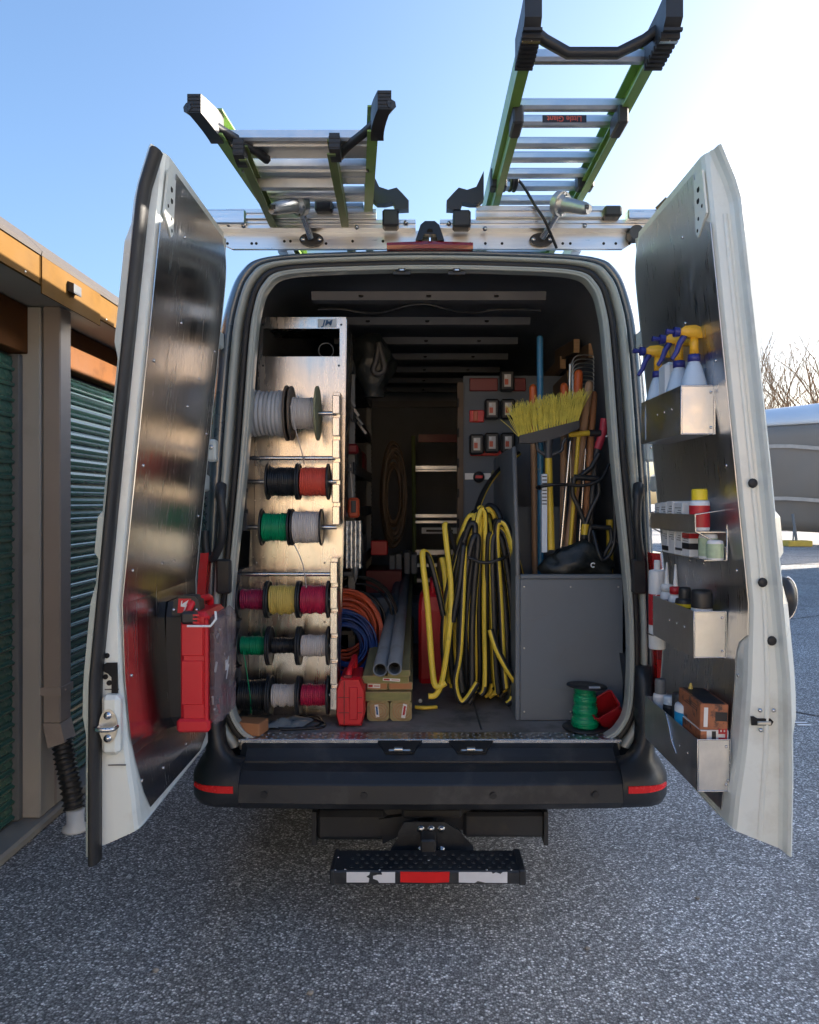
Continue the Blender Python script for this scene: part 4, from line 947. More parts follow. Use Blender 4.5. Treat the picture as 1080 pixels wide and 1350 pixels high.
tray('door_tray', 'deep lowest aluminium door tray holding bulb boxes and a blue jar', 2.24, 2.75, .830, XC+hi(.85)-.006, .921, .769)
# two-tier open bracket
t2 = thing('door_shelf', 'open two-tier aluminium door bracket full of small white boxes', 'shelf', (.87, 2.5, 1.45), 'aluminium trays on the right door')
xi, xo, Yn, Yf = .838, XC+hi(1.5)-.008, 2.28, 2.72
g = M(); g.prism([(xi, Yn, 1.585), (xi, Yf, 1.585), (xi, Yf, 1.535), (xi, Yf-.05, 1.530), (xi, Yn+.03, 1.530), (xi, Yn, 1.535)], (.003, 0, 0)); obj('front_band', g, 'tray_aluminium', t2)
g = M(); g.box(xi+.004, xo, Yn+.005, Yf, 1.530, 1.533); obj('shelf_floor', g, 'tray_aluminium', t2)
g = M(); g.box(xi+.03, xo, Yn+.005, Yf, 1.445, 1.448); obj('shelf_floor', g, 'tray_aluminium', t2)
for yy in (Yn, Yf):
    g = M(); g.tube([(xi, yy, 1.585), (xo, yy, 1.60), (xo, yy, 1.448), (xo-.03, yy, 1.446)], .0026, n=6); g.tube([(xi, yy, 1.585), (xi, yy, 1.535), (xo-.004, yy, 1.485), (xo-.003, yy, 1.448)], .0026, n=6); obj('end_frame', g, 'steel', t2)
g = M(); g.box(xi+.002, xi+.005, Yn+.1, Yn+.125, 1.55, 1.565); obj('blue_sticker', g, 'label_navy', t2)

def spray_bottle(x, y, z, s, label, rot=0):
    t = thing('spray_bottle', label, 'spray bottle', (x, y, z), 'spray bottles in the top door tray')
    g = M(); g.lathe([(0, 0), (.040, 0), (.044, .01), (.044, .10), (.043, .135), (.040, .15), (.036, .165), (.024, .205), (.016, .225), (.015, .235), (0, .235)], (x, y, z), (0, 0, 1), n=24); obj('bottle', g, 'bottle_blue', t)
    z1 = z+.235
    g = M(); g.lathe([(0, 0), (.019, 0), (.019, .022), (0, .022)], (x, y, z1-.012), (0, 0, 1), n=18); obj('collar', g, 'trigger_blue', t)
    g = M(); g.lathe([(.0, 0), (.0145, 0), (.013, .055), (0, .055)], (x, y, z1+.010), (0, 0, 1), n=14)
    secs = []
    for u, h, wv, zo in ((-.050, .012, .008, .078), (-.030, .030, .015, .082), (.0, .040, .017, .080), (.03, .030, .014, .074), (.052, .010, .006, .062)):
        secs.append([(x+u, y-wv, z1+zo-h/2), (x+u, y-wv*.7, z1+zo+h/2), (x+u, y+wv*.7, z1+zo+h/2), (x+u, y+wv, z1+zo-h/2)])
    g.loft(secs, smooth=True); obj('head', g, 'trigger_yellow', t)
    g = M(); g.cyl((x-.045, y, z1+.080), (x-.062, y, z1+.080), .014, .016, n=14); g.cyl((x-.062, y, z1+.080), (x-.086, y, z1+.082), .006, .009, n=10)
    g.tube([(x-.030, y, z1+.068), (x-.044, y, z1+.045), (x-.054, y, z1+.018), (x-.068, y, z1-.004)], [.010, .009, .008, .006], n=8); obj('trigger', g, 'trigger_blue', t)
spray_bottle(.855, 2.335, 1.831, 1, 'front blue-white spray bottle with yellow head by the bright tray end')
spray_bottle(.845, 2.44, 1.831, 1, 'middle blue-white spray bottle half hidden behind the front one')
spray_bottle(.838, 2.63, 1.8305, 1, 'rear spray bottle with blue trigger sticking out past the tray')
g = M(); g.box(.82, .89, 2.49, 2.575, 1.832, 2.085, b=.012); o = obj('white_jug', g, 'white_plastic', label='plain white jug standing between the spray bottles', cat='jug')
def can(name, label, x, y, z, r, h, body, cap=None, caph=.03, lab=None, capr=None, group=None, cat='can'):
    t = thing(name, label, cat, (x, y, z), group)
    g = M(); g.lathe([(0, 0), (r*.95, 0), (r, .004), (r, h-.012), (r*.93, h-.003), (r*.6, h), (0, h)], (x, y, z), (0, 0, 1), n=22); b = obj('body', g, body, t)
    if lab:
        g = M(); g.lathe([(r+.0006, h*.12), (r+.0006, h*.82)], (x, y, z), (0, 0, 1), n=22)
        obj('printed_label', g, lab, t)
    if cap:
        g = M(); c = capr or r*.8; g.lathe([(c, 0), (c, caph*.8), (c*.9, caph), (0, caph)], (x, y, z+h), (0, 0, 1), n=20); obj('cap', g, cap, t)
    return t
def carton(label, x0, x1, y0, y1, z0, z1, m, group=None, stripes=(), cat='box', name='small_box'):
    t = thing(name, label, cat, ((x0+x1)/2, (y0+y1)/2, z0), group)
    g = M(); g.box(x0, x1, y0, y1, z0, z1, b=.0015); obj('carton', g, m, t)
    for q_ in range(3):
        g = M(); h = z1-z0; w2_ = (y1-y0); g.box(x0-.0006, x0+.001, y0+.15*w2_, y0+(.5+.12*((q_*7+int(y0*100)) % 4))*w2_, z0+h*(.62+.09*q_), z0+h*(.645+.09*q_)); obj('print_line', g, 'dark_grey', t)
    for (a, b, c) in stripes:      # band between height fractions a..b on the faces looking at the van interior and rear
        g = M(); h = z1-z0; g.box(x0-.0008, x1-.004, y0-.0008, y1-.001, z0+a*h, z0+b*h); obj('printed_band', g, c, t)
    return t
zs_ = 1.534
BX = 'small boxes in the door bracket'
for k, (y0, y1, z1, st, lb) in enumerate([(2.63, 2.69, .085, [(.0, .22, 'ink')], 'white box with black base band at the far end of the upper door shelf'), (2.565, 2.625, .088, [], 'plain white box second along the upper door shelf'),
        (2.50, 2.56, .092, [(.45, .5, 'ink')], 'white box with thin dark line on the upper door shelf'), (2.41, 2.49, .086, [(.25, .5, 'ink'), (.05, .25, 'label_red')], 'white box banded black and red beside the yellow-capped can')]):
    carton(lb, .845, .905, y0, y1, zs_, zs_+z1, 'white_label', BX, st)
for k, (y0, y1, st, lb) in enumerate([(2.60, 2.66, [(.1, .3, 'ink')], 'white box with dark print at far end of lower door shelf'), (2.53, 2.595, [], 'plain white box second along the lower door shelf'), (2.465, 2.525, [(.2, .3, 'ink')], 'white box with grey text on the lower door shelf'),
        (2.395, 2.46, [(.75, .95, 'label_red'), (.3, .55, 'ink')], 'white box with red top and black band on lower door shelf')]):
    carton(lb, .862, .918, y0, y1, 1.449, 1.449+.078, 'white_label', BX, st)
can('paint_can', 'small can with red label and bright yellow cap on upper door shelf', .872, 2.335, zs_, .030, .095, 'white_plastic', 'cap_yellow', .034, 'label_red', .024)
can('sealant_tin', 'pale green-labelled tin standing on the lower door shelf', .893, 2.32, 1.449, .028, .078, 'white_label', None, lab='label_green')
can('sealant_tin', 'second pale tin stacked in the corner of the lower door shelf', .893, 2.262+.005, 1.449, .024, .060, 'white_label', None, lab='label_green')
o = can('foam_can', 'tall white aerosol can with red label clipped beside the door tray', .902, 2.84, 1.075, .031, .295, 'white_plastic', 'white_plastic', .035, None, .012)
g = M(); g.lathe([(.0317, .09), (.0317, .205)], (.902, 2.84, 1.075), (0, 0, 1), n=22); obj('red_label', g, 'label_red', o)
for k in range(6):
    q = M(); t = 3.9+.1*(k % 2); zq = 1.19+.016*k; q.tube([(.902+.0322*math.cos(t), 2.84+.0322*math.sin(t), zq), (.902+.0322*math.cos(t+.45), 2.84+.0322*math.sin(t+.45), zq+.012)], .0016, n=5); obj('label_mark', q, 'white_label', o)
g = M(); g.tube([(.939, 2.84, 1.13), (.924, 2.875, 1.13), (.894, 2.875, 1.13), (.869, 2.85, 1.13), (.874, 2.81, 1.13), (.904, 2.803, 1.13), (.939, 2.82, 1.13)], .003, n=6); obj('can_clip', g, 'steel', o)
zt3 = 1.149; T3 = Vector((.026, .07, 0))
def glue(label, x, y, m, lab, tip='white_plastic', collar='white_plastic'):
    t = thing('glue_bottle', label, 'glue bottle', (x, y, zt3)); r = .024
    g = M(); g.lathe([(0, 0), (r, 0), (r, .135), (r*.9, .15), (r*.5, .158), (0, .158)], (x, y, zt3), (0, 0, 1), n=18); obj('body', g, m, t)
    g = M(); g.lathe([(r+.0006, .06), (r+.0006, .13)], (x, y, zt3), (0, 0, 1), n=18); obj('printed_label', g, lab, t)
    g = M(); g.lathe([(0, 0), (.020, 0), (.020, .022), (.010, .026), (0, .026)], (x, y, zt3+.158), (0, 0, 1), n=16); obj('collar', g, collar, t)
    g = M(); g.lathe([(.009, 0), (.003, .075), (0, .076)], (x, y, zt3+.184), (0, 0, 1), n=12); obj('nozzle', g, tip, t)
glue('glue_bottle with white collar and navy-yellow label in the door tray'.replace('glue_bottle', 'glue bottle'), .892, 2.70, 'white_plastic', 'label_navy')
glue('glue bottle with red collar and navy label in the door tray', .894, 2.615, 'white_plastic', 'label_navy', collar='label_red')
can('spray_can', 'black aerosol can with yellow band and silver shoulder in door tray', .894, 2.525, zt3, .031, .155, 'ink', 'plastic_black', .035, 'ink', .020)
bpy.data.objects['spray_can']; g = M(); g.lathe([(.0318, .125), (.0318, .137)], (.894, 2.525, zt3), (0, 0, 1), n=22); obj('yellow_band', g, 'cap_yellow', bpy.data.objects['spray_can'])
o = can('spray_can', 'wide black-capped spray can with white label behind the tray end', .905, 2.405, zt3, .034, .140, 'white_label', 'plastic_black', .055, None, .033)
text('RUST-OLEUM', .011, (.893, 2.3705, zt3+.128), (1, -.35, 0), (0, 0, 1), 'ink', o, bold=.0005)
# lowest tray
z4 = .773; 
can('spray_can', 'small can with grey cap at far end of lowest door tray', .876, 2.72, z4, .026, .165, 'white_label', 'mid_grey', .05, None, .020)
can('pill_jar', 'small dark jar with pale blue lid in the lowest door tray', .880, 2.63, z4, .024, .15, 'ink', 'bottle_blue', .028, None, .023, cat='jar')
can('paint_can', 'dark can behind the blue jar in the lowest door tray', .900, 2.565, z4, .034, .205, 'dark_grey', None)
o = can('glue_jar', 'bright blue labelled glue jar with brush lid in lowest tray', .876, 2.45, z4, .040, .20, 'white_plastic', None, cat='jar')
g = M(); g.lathe([(.0407, .06), (.0407, .175)], (.876, 2.45, z4), (0, 0, 1), n=24); obj('blue_label', g, 'label_blue', o)
g = M(); g.lathe([(0, 0), (.019, 0), (.019, .014), (.010, .02), (.008, .045), (.003, .065), (0, .066)], (.886, 2.45, z4+.20), (0, 0, 1), n=16); obj('brush_cap', g, 'wire_yellow', o)
o = carton('orange and black bulb carton lying tilted on top of another', .850, .933, 2.265, 2.47, .942, 1.019, 'box_orange', 'bulb cartons in the lowest tray', [], name='bulb_box')
o.rotation_euler = (0, R(2), R(-2))
g = M(); g.box(.860, .925, 2.268, 2.465, 1.0195, 1.020); obj('top_print', g, 'ink', o)
g = M(); g.box(.895, .930, 2.2635, 2.2645, .969, .996, b=.0003); obj('bulb_picture', g, 'ink', o)
g = M(); g.box(.861, .873, 2.2635, 2.2645, .95, 1.008, b=.0003); obj('white_print', g, 'white_label', o)
o = carton('white-striped bulb carton under the orange one in the lowest tray', .850, .933, 2.265, 2.47, z4, .941, 'white_label', 'bulb cartons in the lowest tray', [], name='bulb_box')
g = M(); g.box(.8492, .867, 2.2642, 2.469, z4, .938); obj('orange_side', g, 'box_orange', o)
g = M(); g.box(.8825, .895, 2.2642, 2.266, z4, .938); obj('black_stripe', g, 'ink', o)
text('LE', .034, (.916, 2.2636, .929), (0, 0, 1), (-1, 0, 0), 'label_red', o, bold=.0012)
g = M(); g.tube([(.829, 2.52, .921), (.827, 2.48, .89), (.828, 2.46, .85), (.830, 2.42, .82)], .003, n=6); obj('bent_edge', g, 'steel', bpy.data.objects['door_tray.002'])
# ================================================================== wire spool rack (left, inside)
RY = 3.43; SY = 3.29
rk = thing('spool_rack', 'tall aluminium wire spool rack with window cutout at the top', 'spool rack', (-.57, RY, .66))
def rl(z): return float(np.interp(z, [.66, 2.46], [-.79, -.705]))
def rr_(z): return float(np.interp(z, [.66, 1.4, 2.46], [-.36, -.335, -.318]))
zA, zB, zC, zD = zz(946, RY), zz(470, RY), zz(433, RY), zz(418, RY)
g = M(); ea, eb = xx(346, RY), xx(448, RY)
def sheet(pts): g.prism([(x, RY, z) for x, z in pts], (0, .003, 0))
sheet([(rl(zA), zA), (rr_(zA), zA), (rr_(1.4), 1.4), (rr_(zB), zB), (rl(zB), zB)])
sheet([(rl(zB), zB), (ea, zB), (ea+.004, zC), (rl(zC), zC)]); sheet([(eb, zB), (rr_(zB), zB), (rr_(zC), zC), (eb, zC)])
sheet([(rl(zC), zC), (rr_(zC), zC), (rr_(zD), zD), (rl(zD), zD)])
pn = obj('back_panel', g, 'rack_aluminium', rk)
for px, py in ((347, 428), (450, 428), (347, 482), (447, 482), (338, 614), (338, 742), (428, 742), (338, 820), (428, 820), (338, 900), (428, 900)):
    p = at(px, py, RY); q = M(); q.ball((p.x, RY-.001, p.z), .005, (1, .5, 1), n=8, m=5); obj('panel_screw', q, 'steel' if py > 600 else 'dark_grey', pn)
for py in (615, 660, 735):
    g = M(); z = zz(py, RY); g.box(rl(z), rr_(z), RY-.0025, RY-.0005, z, z+.003); obj('panel_seam', g, 'rack_aluminium', pn)
g = M(); g.box(xx(331, RY)-.002, xx(331, RY), RY-.002, RY-.0003, .68, 2.0); obj('panel_seam', g, 'rack_aluminium', pn)
g = M(); g.prism([(rr_(.67)+.001, RY, .67), (rr_(1.4)+.001, RY, 1.4), (rr_(2.45)+.001, RY, 2.45), (rr_(2.45)+.001, RY+.38, 2.45), (rr_(1.4)+.001, RY+.05, 1.4), (rr_(.67)+.001, RY+.05, .67)], (.003, 0, 0)); obj('side_flange', g, 'rack_aluminium', rk)
g = M(); g.prism([(rl(2.45), RY+.004, 2.45), (rr_(2.45), RY+.004, 2.45), (rr_(2.45), RY+.40, 2.45), (rl(2.45), RY+.40, 2.45)], (0, 0, .003)); obj('top_sheet', g, 'rack_aluminium', rk)
g = M(); p = at(432, 426, RY); g.box(p.x-.045, p.x+.04, RY-.0015, RY-.0003, p.z-.02, p.z+.018, b=.0004); o = obj('maker_label', g, 'bottle_blue', rk)
text('JM', .036, (p.x, RY-.0022, p.z), (1, 0, 0), (.25, 0, 1), 'ink_blue', rk, bold=.001, sx=1.15)
# notched uprights
def upright(px, y0, y1, mt, dx=0, stepn=7):
    xa, xb = xx(px-5, SY-.02), xx(px+5, SY-.02); z0, z1 = zz(y1, SY-.02), zz(y0, SY-.02)
    g = M(); g.box(xa, xb, SY+.01, RY-.004, z0, z1, b=.002)
    g2 = M(); n = stepn; h = (z1-z0)/n
    up = obj('upright', g, mt, rk)
    for k in range(n):
        q = M(); q.box(xa, xb, SY-.022, SY+.0095, z0+k*h, z0+(k+1)*h-.016, b=.003); obj('notch_block', q, mt, up)
upright(443, 516, 692, 'rack_aluminium', stepn=6); upright(440, 736, 936, 'rack_aluminium', stepn=6)
upright(320, 560, 700, 'dark_grey', stepn=5); upright(312, 752, 936, 'dark_grey', stepn=6)
rows = {}
for py, a, b, m_ in ((545, 322, 444, 'steel'), (604, 318, 442, 'steel'), (635, 316, 444, 'steel'), (695, 316, 444, 'steel'), (757, 312, 440, 'steel'), (790, 310, 440, 'steel'), (851, 310, 440, 'steel'), (916, 310, 440, 'steel')):
    z = zz(py, SY); g = M(); g.cyl((xx(a, SY), SY, z), (xx(b, SY), SY, z), .0095, n=12); obj('rod', g, m_, rk); rows[py] = z
rw = random.Random(5)
def spool(row, a, b, Rf, Rw, wire, label, flange='plastic_black', turns=13, droop=None, fl2=None, sag=.0):
    z = rows[row]; x0, x1 = xx(a, SY), xx(b, SY)
    t = thing('wire_spool', label, 'wire spool', ((x0+x1)/2, SY, z-Rf), 'wire spools on the rack')
    for x, mt in ((x0, flange), (x1, fl2 or flange)):
        g = M(); th = .0035; g.lathe([(.010, -th), (Rf*.35, -th), (Rf*.4, -th*.5), (Rf*.9, -th*.5), (Rf*.93, -th*1.2), (Rf, -th*1.2), (Rf, th*1.2), (Rf*.93, th*1.2), (Rf*.9, th*.5), (Rf*.4, th*.5), (Rf*.35, th), (.010, th), (.010, -th)], (x, SY, z), (1, 0, 0), n=32); obj('flange', g, mt, t)
    g = M(); L = x1-x0-.010; prof = []; rws = []; N = turns*6
    for k in range(N+1):
        u = k/N; turn = int(u*turns); rw.seed(turn*31+int(a)); j = rw.uniform(-.0018, .0018)
        prof.append((Rw*(1+.02*math.sin(u*9+a))+j+min(.006, L/turns*.45)*abs(math.sin(math.pi*u*turns))-.001, .005+u*L))
    V = []; F = []; n = 26
    for k, (r, h) in enumerate(prof):
        for i in range(n):
            q = 2*math.pi*i/n; rr2 = r*(1+sag*max(0, -math.sin(q))*.5*math.sin(h*90)**2)
            V.append((x0+h+.0015*math.sin(q+a), SY+rr2*math.cos(q), z+rr2*math.sin(q)))
    for k in range(len(prof)-1):
        for i in range(n): F.append((k*n+i, k*n+(i+1) % n, k*n+n+(i+1) % n, k*n+n+i))
    g.add(V, F, 0, True); wr = obj('wound_wire', g, wire, t)
    rw.seed(int(a)+row)
    for q in range(3):
        xs = x0+.012+rw.random()*(L-.02); sl = rw.uniform(-.018, .018); pts = []
        for i in range(14):
            ang = 2.6+i*.19; pts.append((xs+sl*i/13, SY+(Rw+.0025)*math.cos(ang), z+(Rw+.0025)*math.sin(ang)))
        g = M(); g.tube(pts, .0016, n=5); obj('crossing_strand', g, wire, wr)
    if droop:
        g = M(); g.tube(catmull([Vector(p) for p in droop], 6), .0024, n=6); obj('loose_end', g, wire, t)
    return t
spool(545, 327, 379, .120, .094, 'wire_grey', 'big brown-flanged spool of thick grey-white cable at rack top', 'flange_brown', 9, [at(334, 515, 3.2), at(328, 520, 3.22), at(326, 530, 3.24), at(326, 545, 3.24)])
spool(545, 385, 419, .118, .066, 'wire_offwhite', 'smaller olive-flanged spool of pale cable at the rack top', 'flange_brown', 12, [at(383, 535, 3.2), at(387, 555, 3.2), at(392, 575, 3.22), at(399, 600, 3.25), at(401, 612, 3.3)], 'flange_olive')
spool(635, 354, 392, .079, .060, 'wire_black', 'black wire spool paired with a brick red one')
spool(635, 395, 433, .079, .060, 'wire_red', 'brick red wire spool beside a full black one')
spool(695, 346, 382, .080, .058, 'wire_green', 'full bright green wire spool beside a pale grey one')
spool(695, 386, 424, .080, .066, 'wire_offwhite', 'pale grey wire spool beside a full green one', droop=[at(388, 718, 3.21), at(396, 735, 3.2), at(401, 752, 3.22), at(404, 775, 3.25)])
spool(790, 317, 352, .081, .042, 'wire_magenta', 'half-used magenta wire spool left of the yellow one')
spool(790, 355, 393, .081, .058, 'wire_yellow', 'yellow wire spool between two magenta ones', sag=.25)
spool(790, 396, 433, .081, .058, 'wire_crimson', 'fuller magenta wire spool right of the yellow one', sag=.15)
spool(851, 317, 354, .084, .038, 'wire_green', 'half-used green wire spool beside a nearly empty black one', droop=[at(321, 860, 3.22), at(326, 890, 3.2), at(330, 920, 3.22), at(331, 940, 3.26)])
spool(851, 357, 393, .084, .032, 'wire_black', 'nearly empty black wire spool between green and white')
spool(851, 396, 433, .084, .044, 'wire_offwhite', 'white wire spool beside a nearly empty black one', sag=.1)
spool(916, 315, 354, .084, .062, 'wire_black', 'bottom row black wire spool behind the wooden block')
spool(916, 357, 393, .084, .044, 'wire_offwhite', 'bottom row white wire spool with drooping turns', sag=.3)
spool(916, 396, 433, .084, .044, 'wire_crimson', 'bottom row magenta wire spool beside a white one')

# ---- shelving behind the rack
sh = thing('shelving_unit', 'dark metal shelving along the left wall behind the spool rack', 'shelving', (-.55, 4.6, .66))
for Y in (3.95, 5.4):
    g = M(); x0 = -.325
    g.box(x0, x0+.004, Y, Y+.05, .67, 2.3); g.box(x0-.03, x0, Y, Y+.004, .67, 2.3); po = obj('post', g, 'mid_grey', sh)
    for k in range(36):
        q = M(); z = 1.1+k*.03; q.box(x0+.0035, x0+.0048, Y+.012, Y+.020, z, z+.010); q.box(x0+.0035, x0+.0048, Y+.032, Y+.040, z, z+.010); obj('slot', q, 'hole_black', po)
for z in (.95, 1.25, 1.55, 1.78, 2.05, 2.3):
    g = M(); g.box(-.76, -.33, 3.85, 5.45, z, z+.02); s_ = obj('shelf', g, 'dark_grey', sh)
    g = M(); g.box(-.33, -.322, 3.85, 5.45, z-.01, z+.05); obj('shelf_lip', g, 'dark_grey', s_)
rn = random.Random(9)
BL = {1.25: ['dark red bin on the middle shelf behind the spools', 'black bin on the middle shelf behind the spools', 'grey parts bin on the middle shelf behind the spools'], 1.80: ['long grey parts bin on the upper shelf', 'black parts bin on the upper shelf', 'small dark red parts bin on the upper shelf']}
for z in BL:
    for k in range(3):
        Y = 4.1+k*.42; g = M(); m_ = ['case_red_dark', 'plastic_black', 'mid_grey'][k if z < 1.5 else 2-k]
        g.box(-.66, -.345, Y, Y+.34, z+.021, z+.15, b=.01); g.box(-.65, -.35, Y+.01, Y+.33, z+.15, z+.155)
        obj('parts_bin', g, m_, label=BL[z][k], cat='bin', group='bins on the shelving')
# tool hung at the shelf end and film-wrapped tubes
t = thing('crimping_tool', 'orange crimping tool hanging at the end of the shelving', 'tool', (-.31, 3.80, 1.58))
p = at(466, 668, 3.85); g = M(); g.box(p.x-.028, p.x+.03, 3.84, 3.88, p.z-.055, p.z+.045, b=.01); obj('body', g, 'cable_red', t)
g = M(); g.box(p.x-.010, p.x+.014, 3.83, 3.845, p.z-.03, p.z+.03, b=.002); obj('jaw_slot', g, 'dark_grey', t)
g = M(); g.tube([at(462, 612, 3.86), at(463, 630, 3.86), at(465, 655, 3.86)], .005, n=6); obj('hanger', g, 'strap_pale', t)
g = M(); p = at(466, 718, 3.83)
for k in range(4): g.cyl((p.x-.035+k*.022, 3.84+.01*(k % 2), p.z-.12), (p.x-.035+k*.022, 3.84+.01*(k % 2), p.z+.12), .012, n=8)
obj('tube_bundle', g, 'silver_film', label='bundle of silver film-wrapped sealant tubes at the shelf end', cat='tubes')
g = M(); p = at(466, 757, 3.83); g.lathe([(0, 0), (.012, .01), (.012, .05), (.004, .09), (0, .09)], (p.x+.01, 3.84, p.z+.05), (0, 0, -1), n=10); obj('sealant_nozzle', g, 'mid_grey', label='grey nozzle below the silver tubes at the shelf end', cat='nozzle')
g = M(); p = at(464, 590, 3.86); g.box(p.x-.03, p.x+.03, 3.86, 3.95, p.z-.03, p.z+.02, b=.01); obj('small_case', g, 'case_red_dark', label='small dark red case on the shelf above the orange tool', cat='case')
for k in range(4):
    g = M(); p = at(462+k*5, 528+k*12, 3.86+.1*k); g.xf = frame(p, (1, .2, -1.3), (0, 1, 0)); g.box(-.04, .04, -.05, .05, -.006, .006); obj('folded_paper', g, 'strap_pale' if k % 2 else 'mid_grey', label='crumpled pale packaging tucked on the upper shelf beside the spool rack', cat='packaging', group='packaging on the upper shelf')
# hanging bag
t = thing('hanging_bag', 'dark cloth bag hanging from the ceiling past the shelving', 'bag', (-.17, 3.95, 2.2))
from mathutils import noise
g = M(); secs = []
for i in range(16):
    v_ = i/15; z = 2.53-.34*v_; r = .05+.075*math.sin(math.pi*min(1, v_*1.1))**.7*(1-.35*v_)
    secs.append([(-.235+r*(1+.5*noise.noise(Vector((math.cos(a)*1.5, math.sin(a)*1.5, v_*4))))*math.cos(a), 4.1+.8*r*(1+.4*noise.noise(Vector((math.cos(a)*2, math.sin(a)*2, v_*5+9))))*math.sin(a), z) for a in np.linspace(0, 2*math.pi, 25)[:-1]])
g.loft(secs, smooth=True); obj('bag', g, 'bag_black', t)
g = M(); g.tube(catmull([at(500, 452, 4.0), at(496, 475, 4.0), at(492, 488, 4.0), at(499, 493, 4.0), at(507, 486, 4.0), at(504, 470, 4.0), at(500, 452, 4.0)], 5), .016, n=8); obj('strap', g, 'dark_grey', t)
# ---- coils on the floor left
def coil(name, label, c, Rr, rad, nt, m_, spread, axis=(1, -.25, 0), seed=1, sq=1.):
    rn = random.Random(seed); ax = Vector(axis).normalized(); u = ax.orthogonal().normalized(); u = Vector((0, 0, 1)); v = ax.cross(u).normalized(); u = v.cross(ax)
    t = thing(name, label, 'cable coil', (c[0], c[1], c[2]-Rr))
    for k in range(nt):
        r = Rr*(1-.5*rn.random()**1.3); o = ax*rn.uniform(-spread, spread); e = rn.uniform(.94, 1.06); ph = rn.random()*6
        pts = [Vector(c)+o+(u*math.sin(q)*e+v*math.cos(q)*sq)*r+ax*.012*math.sin(2*q+ph) for q in np.linspace(0, 2*math.pi, 33)[:-1]]
        g = M(); g.tube(pts, rad, n=6, closed=True); obj('cable_turn', g, m_, t)
coil('cable_coil', 'coil of orange-red cable standing behind the spool rack', (xx(452, 3.85), 3.85, zz(832, 3.85)), .20, .0075, 26, 'cable_red', .05, (.5, -1, .15))
coil('cable_coil', 'coil of dark blue cable lying under the orange-red one', (xx(455, 3.72), 3.72, zz(850, 3.72)), .17, .006, 14, 'cable_blue', .03, (.55, -1, .5), 4)
coil('cable_coil', 'thin black cable coiled around the orange-red coil', (xx(470, 4.0), 4.0, zz(820, 4.0)), .24, .007, 6, 'cable_black', .03, (.5, -1, .1), 6)
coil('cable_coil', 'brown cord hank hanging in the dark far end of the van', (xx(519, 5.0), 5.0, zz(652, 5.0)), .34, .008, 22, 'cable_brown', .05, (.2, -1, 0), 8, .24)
g = M(); g.xf = frame(at(464, 905, 3.75), (1, .4, 0), (0, 0, 1)); g.box(-.09, .11, -.12, .05, -.08, .08, b=.01); obj('cardboard_box', g, 'cardboard', label='brown cardboard box under the cable coils behind the red case', cat='box')
g = M(); p = at(503, 800, 4.3); g.box(p.x-.10, p.x+.07, 4.3, 4.55, .662, p.z+.05, b=.008); obj('grey_crate', g, 'cabinet_grey', label='blue-grey crate on the floor behind the orange coil', cat='crate')
# ---- lumber and conduit
LU = 'timber stacked along the van floor'
def timber(label, x0, x1, y0, y1, z0, z1, tags=(), m_='lumber_green', endm='lumber_green', b=.004, rise=0):
    t = thing('timber', label, 'timber', ((x0+x1)/2, y0, z0), LU)
    g = M(); g.loft([[(x, y, z+dz_) for x, z in ((x0+b, z0), (x1-b, z0), (x1, z0+b), (x1, z1-b), (x1-b, z1), (x0+b, z1), (x0, z1-b), (x0, z0+b))] for y, dz_ in ((y0, 0), (y1, rise))]); obj('beam', g, 'lumber', t)
    g = M(); g.box(x0+b, x1-b, y0-.0015, y0+.002, z0+b, z1-b); obj('end_grain', g, endm, t)
    for (px, w_, h_, ang) in tags:
        q = M(); q.xf = Matrix.Translation((px, y0-.0018, (z0+z1)/2)) @ Matrix.Rotation(ang, 4, 'Y'); q.box(-w_/2, w_/2, -.0012, 0, -h_/2, h_/2); tg = obj('stapled_tag', q, 'white_label', t)
        q = M(); q.xf = Matrix.Translation((px, y0-.0032, (z0+z1)/2)) @ Matrix.Rotation(ang, 4, 'Y')
        if w_ > h_: q.box(-w_*.45, -w_*.1, -.0004, 0, -h_*.3, h_*.3); q.box(0, w_*.45, -.0004, 0, -h_*.1, h_*.1)
        else: q.box(-w_*.25, w_*.25, -.0004, 0, -h_*.3, h_*.35)
        obj('tag_print', q, 'label_red' if ang > 0 else 'ink_blue', tg)
    return t
YL = 3.33; xa = xx(484, YL); xm = xx(514, YL); xb = xx(543, YL)
def post(label, x0, x1, tag):
    t = timber(label, x0, x1, YL, 6.2, .662, .752, [tag], endm='lumber_end', b=.012)
    for r in (.016, .027, .038):
        q = M(); c = ((x0+x1)/2+.005, YL-.0022, .705); q.tube([(c[0]+r*math.cos(a)*1.05, c[1], c[2]+r*math.sin(a)*.95) for a in np.linspace(0, 2*math.pi, 21)[:-1]], .0012, n=4, closed=True); obj('growth_ring', q, 'wood_block', t)
post('square post end with blue tag at the bottom left of the timber stack', xa, xm-.003, ((xa+xm)/2-.006, .016, .055, -.1))
post('square post end with red tag at the bottom right of the timber stack', xm+.001, xb, ((xm+xb)/2+.015, .018, .062, .15))
timber('flat treated board lying on the two square posts', xx(481, YL), xx(542, YL), YL-.02, 6.1, .754, .795)
timber('short brown board with red tag in the middle of the stack', xx(484, YL), xx(511, YL), YL+.01, 5.9, .797, .832, [(xx(490, YL)+.01, .055, .018, .03)], endm='wood_block')
timber('brown board end beside the red tagged one in the stack', xx(512, YL), xx(544, YL), YL+.012, 5.9, .797, .832, endm='wood_block')
timber('wide green-tinted board on top of the timber stack under the pipes', xx(480, YL)-.004, xx(543, YL)-.012, YL-.03, 6.2, .834, .868, [(xx(518, YL)-.005, .075, .012, .06)], b=.004, rise=.20)
timber('short narrow treated offcut resting beside the pipe ends', xx(512, YL), xx(541, YL), YL-.055, 5.6, .870, .898, rise=.20)
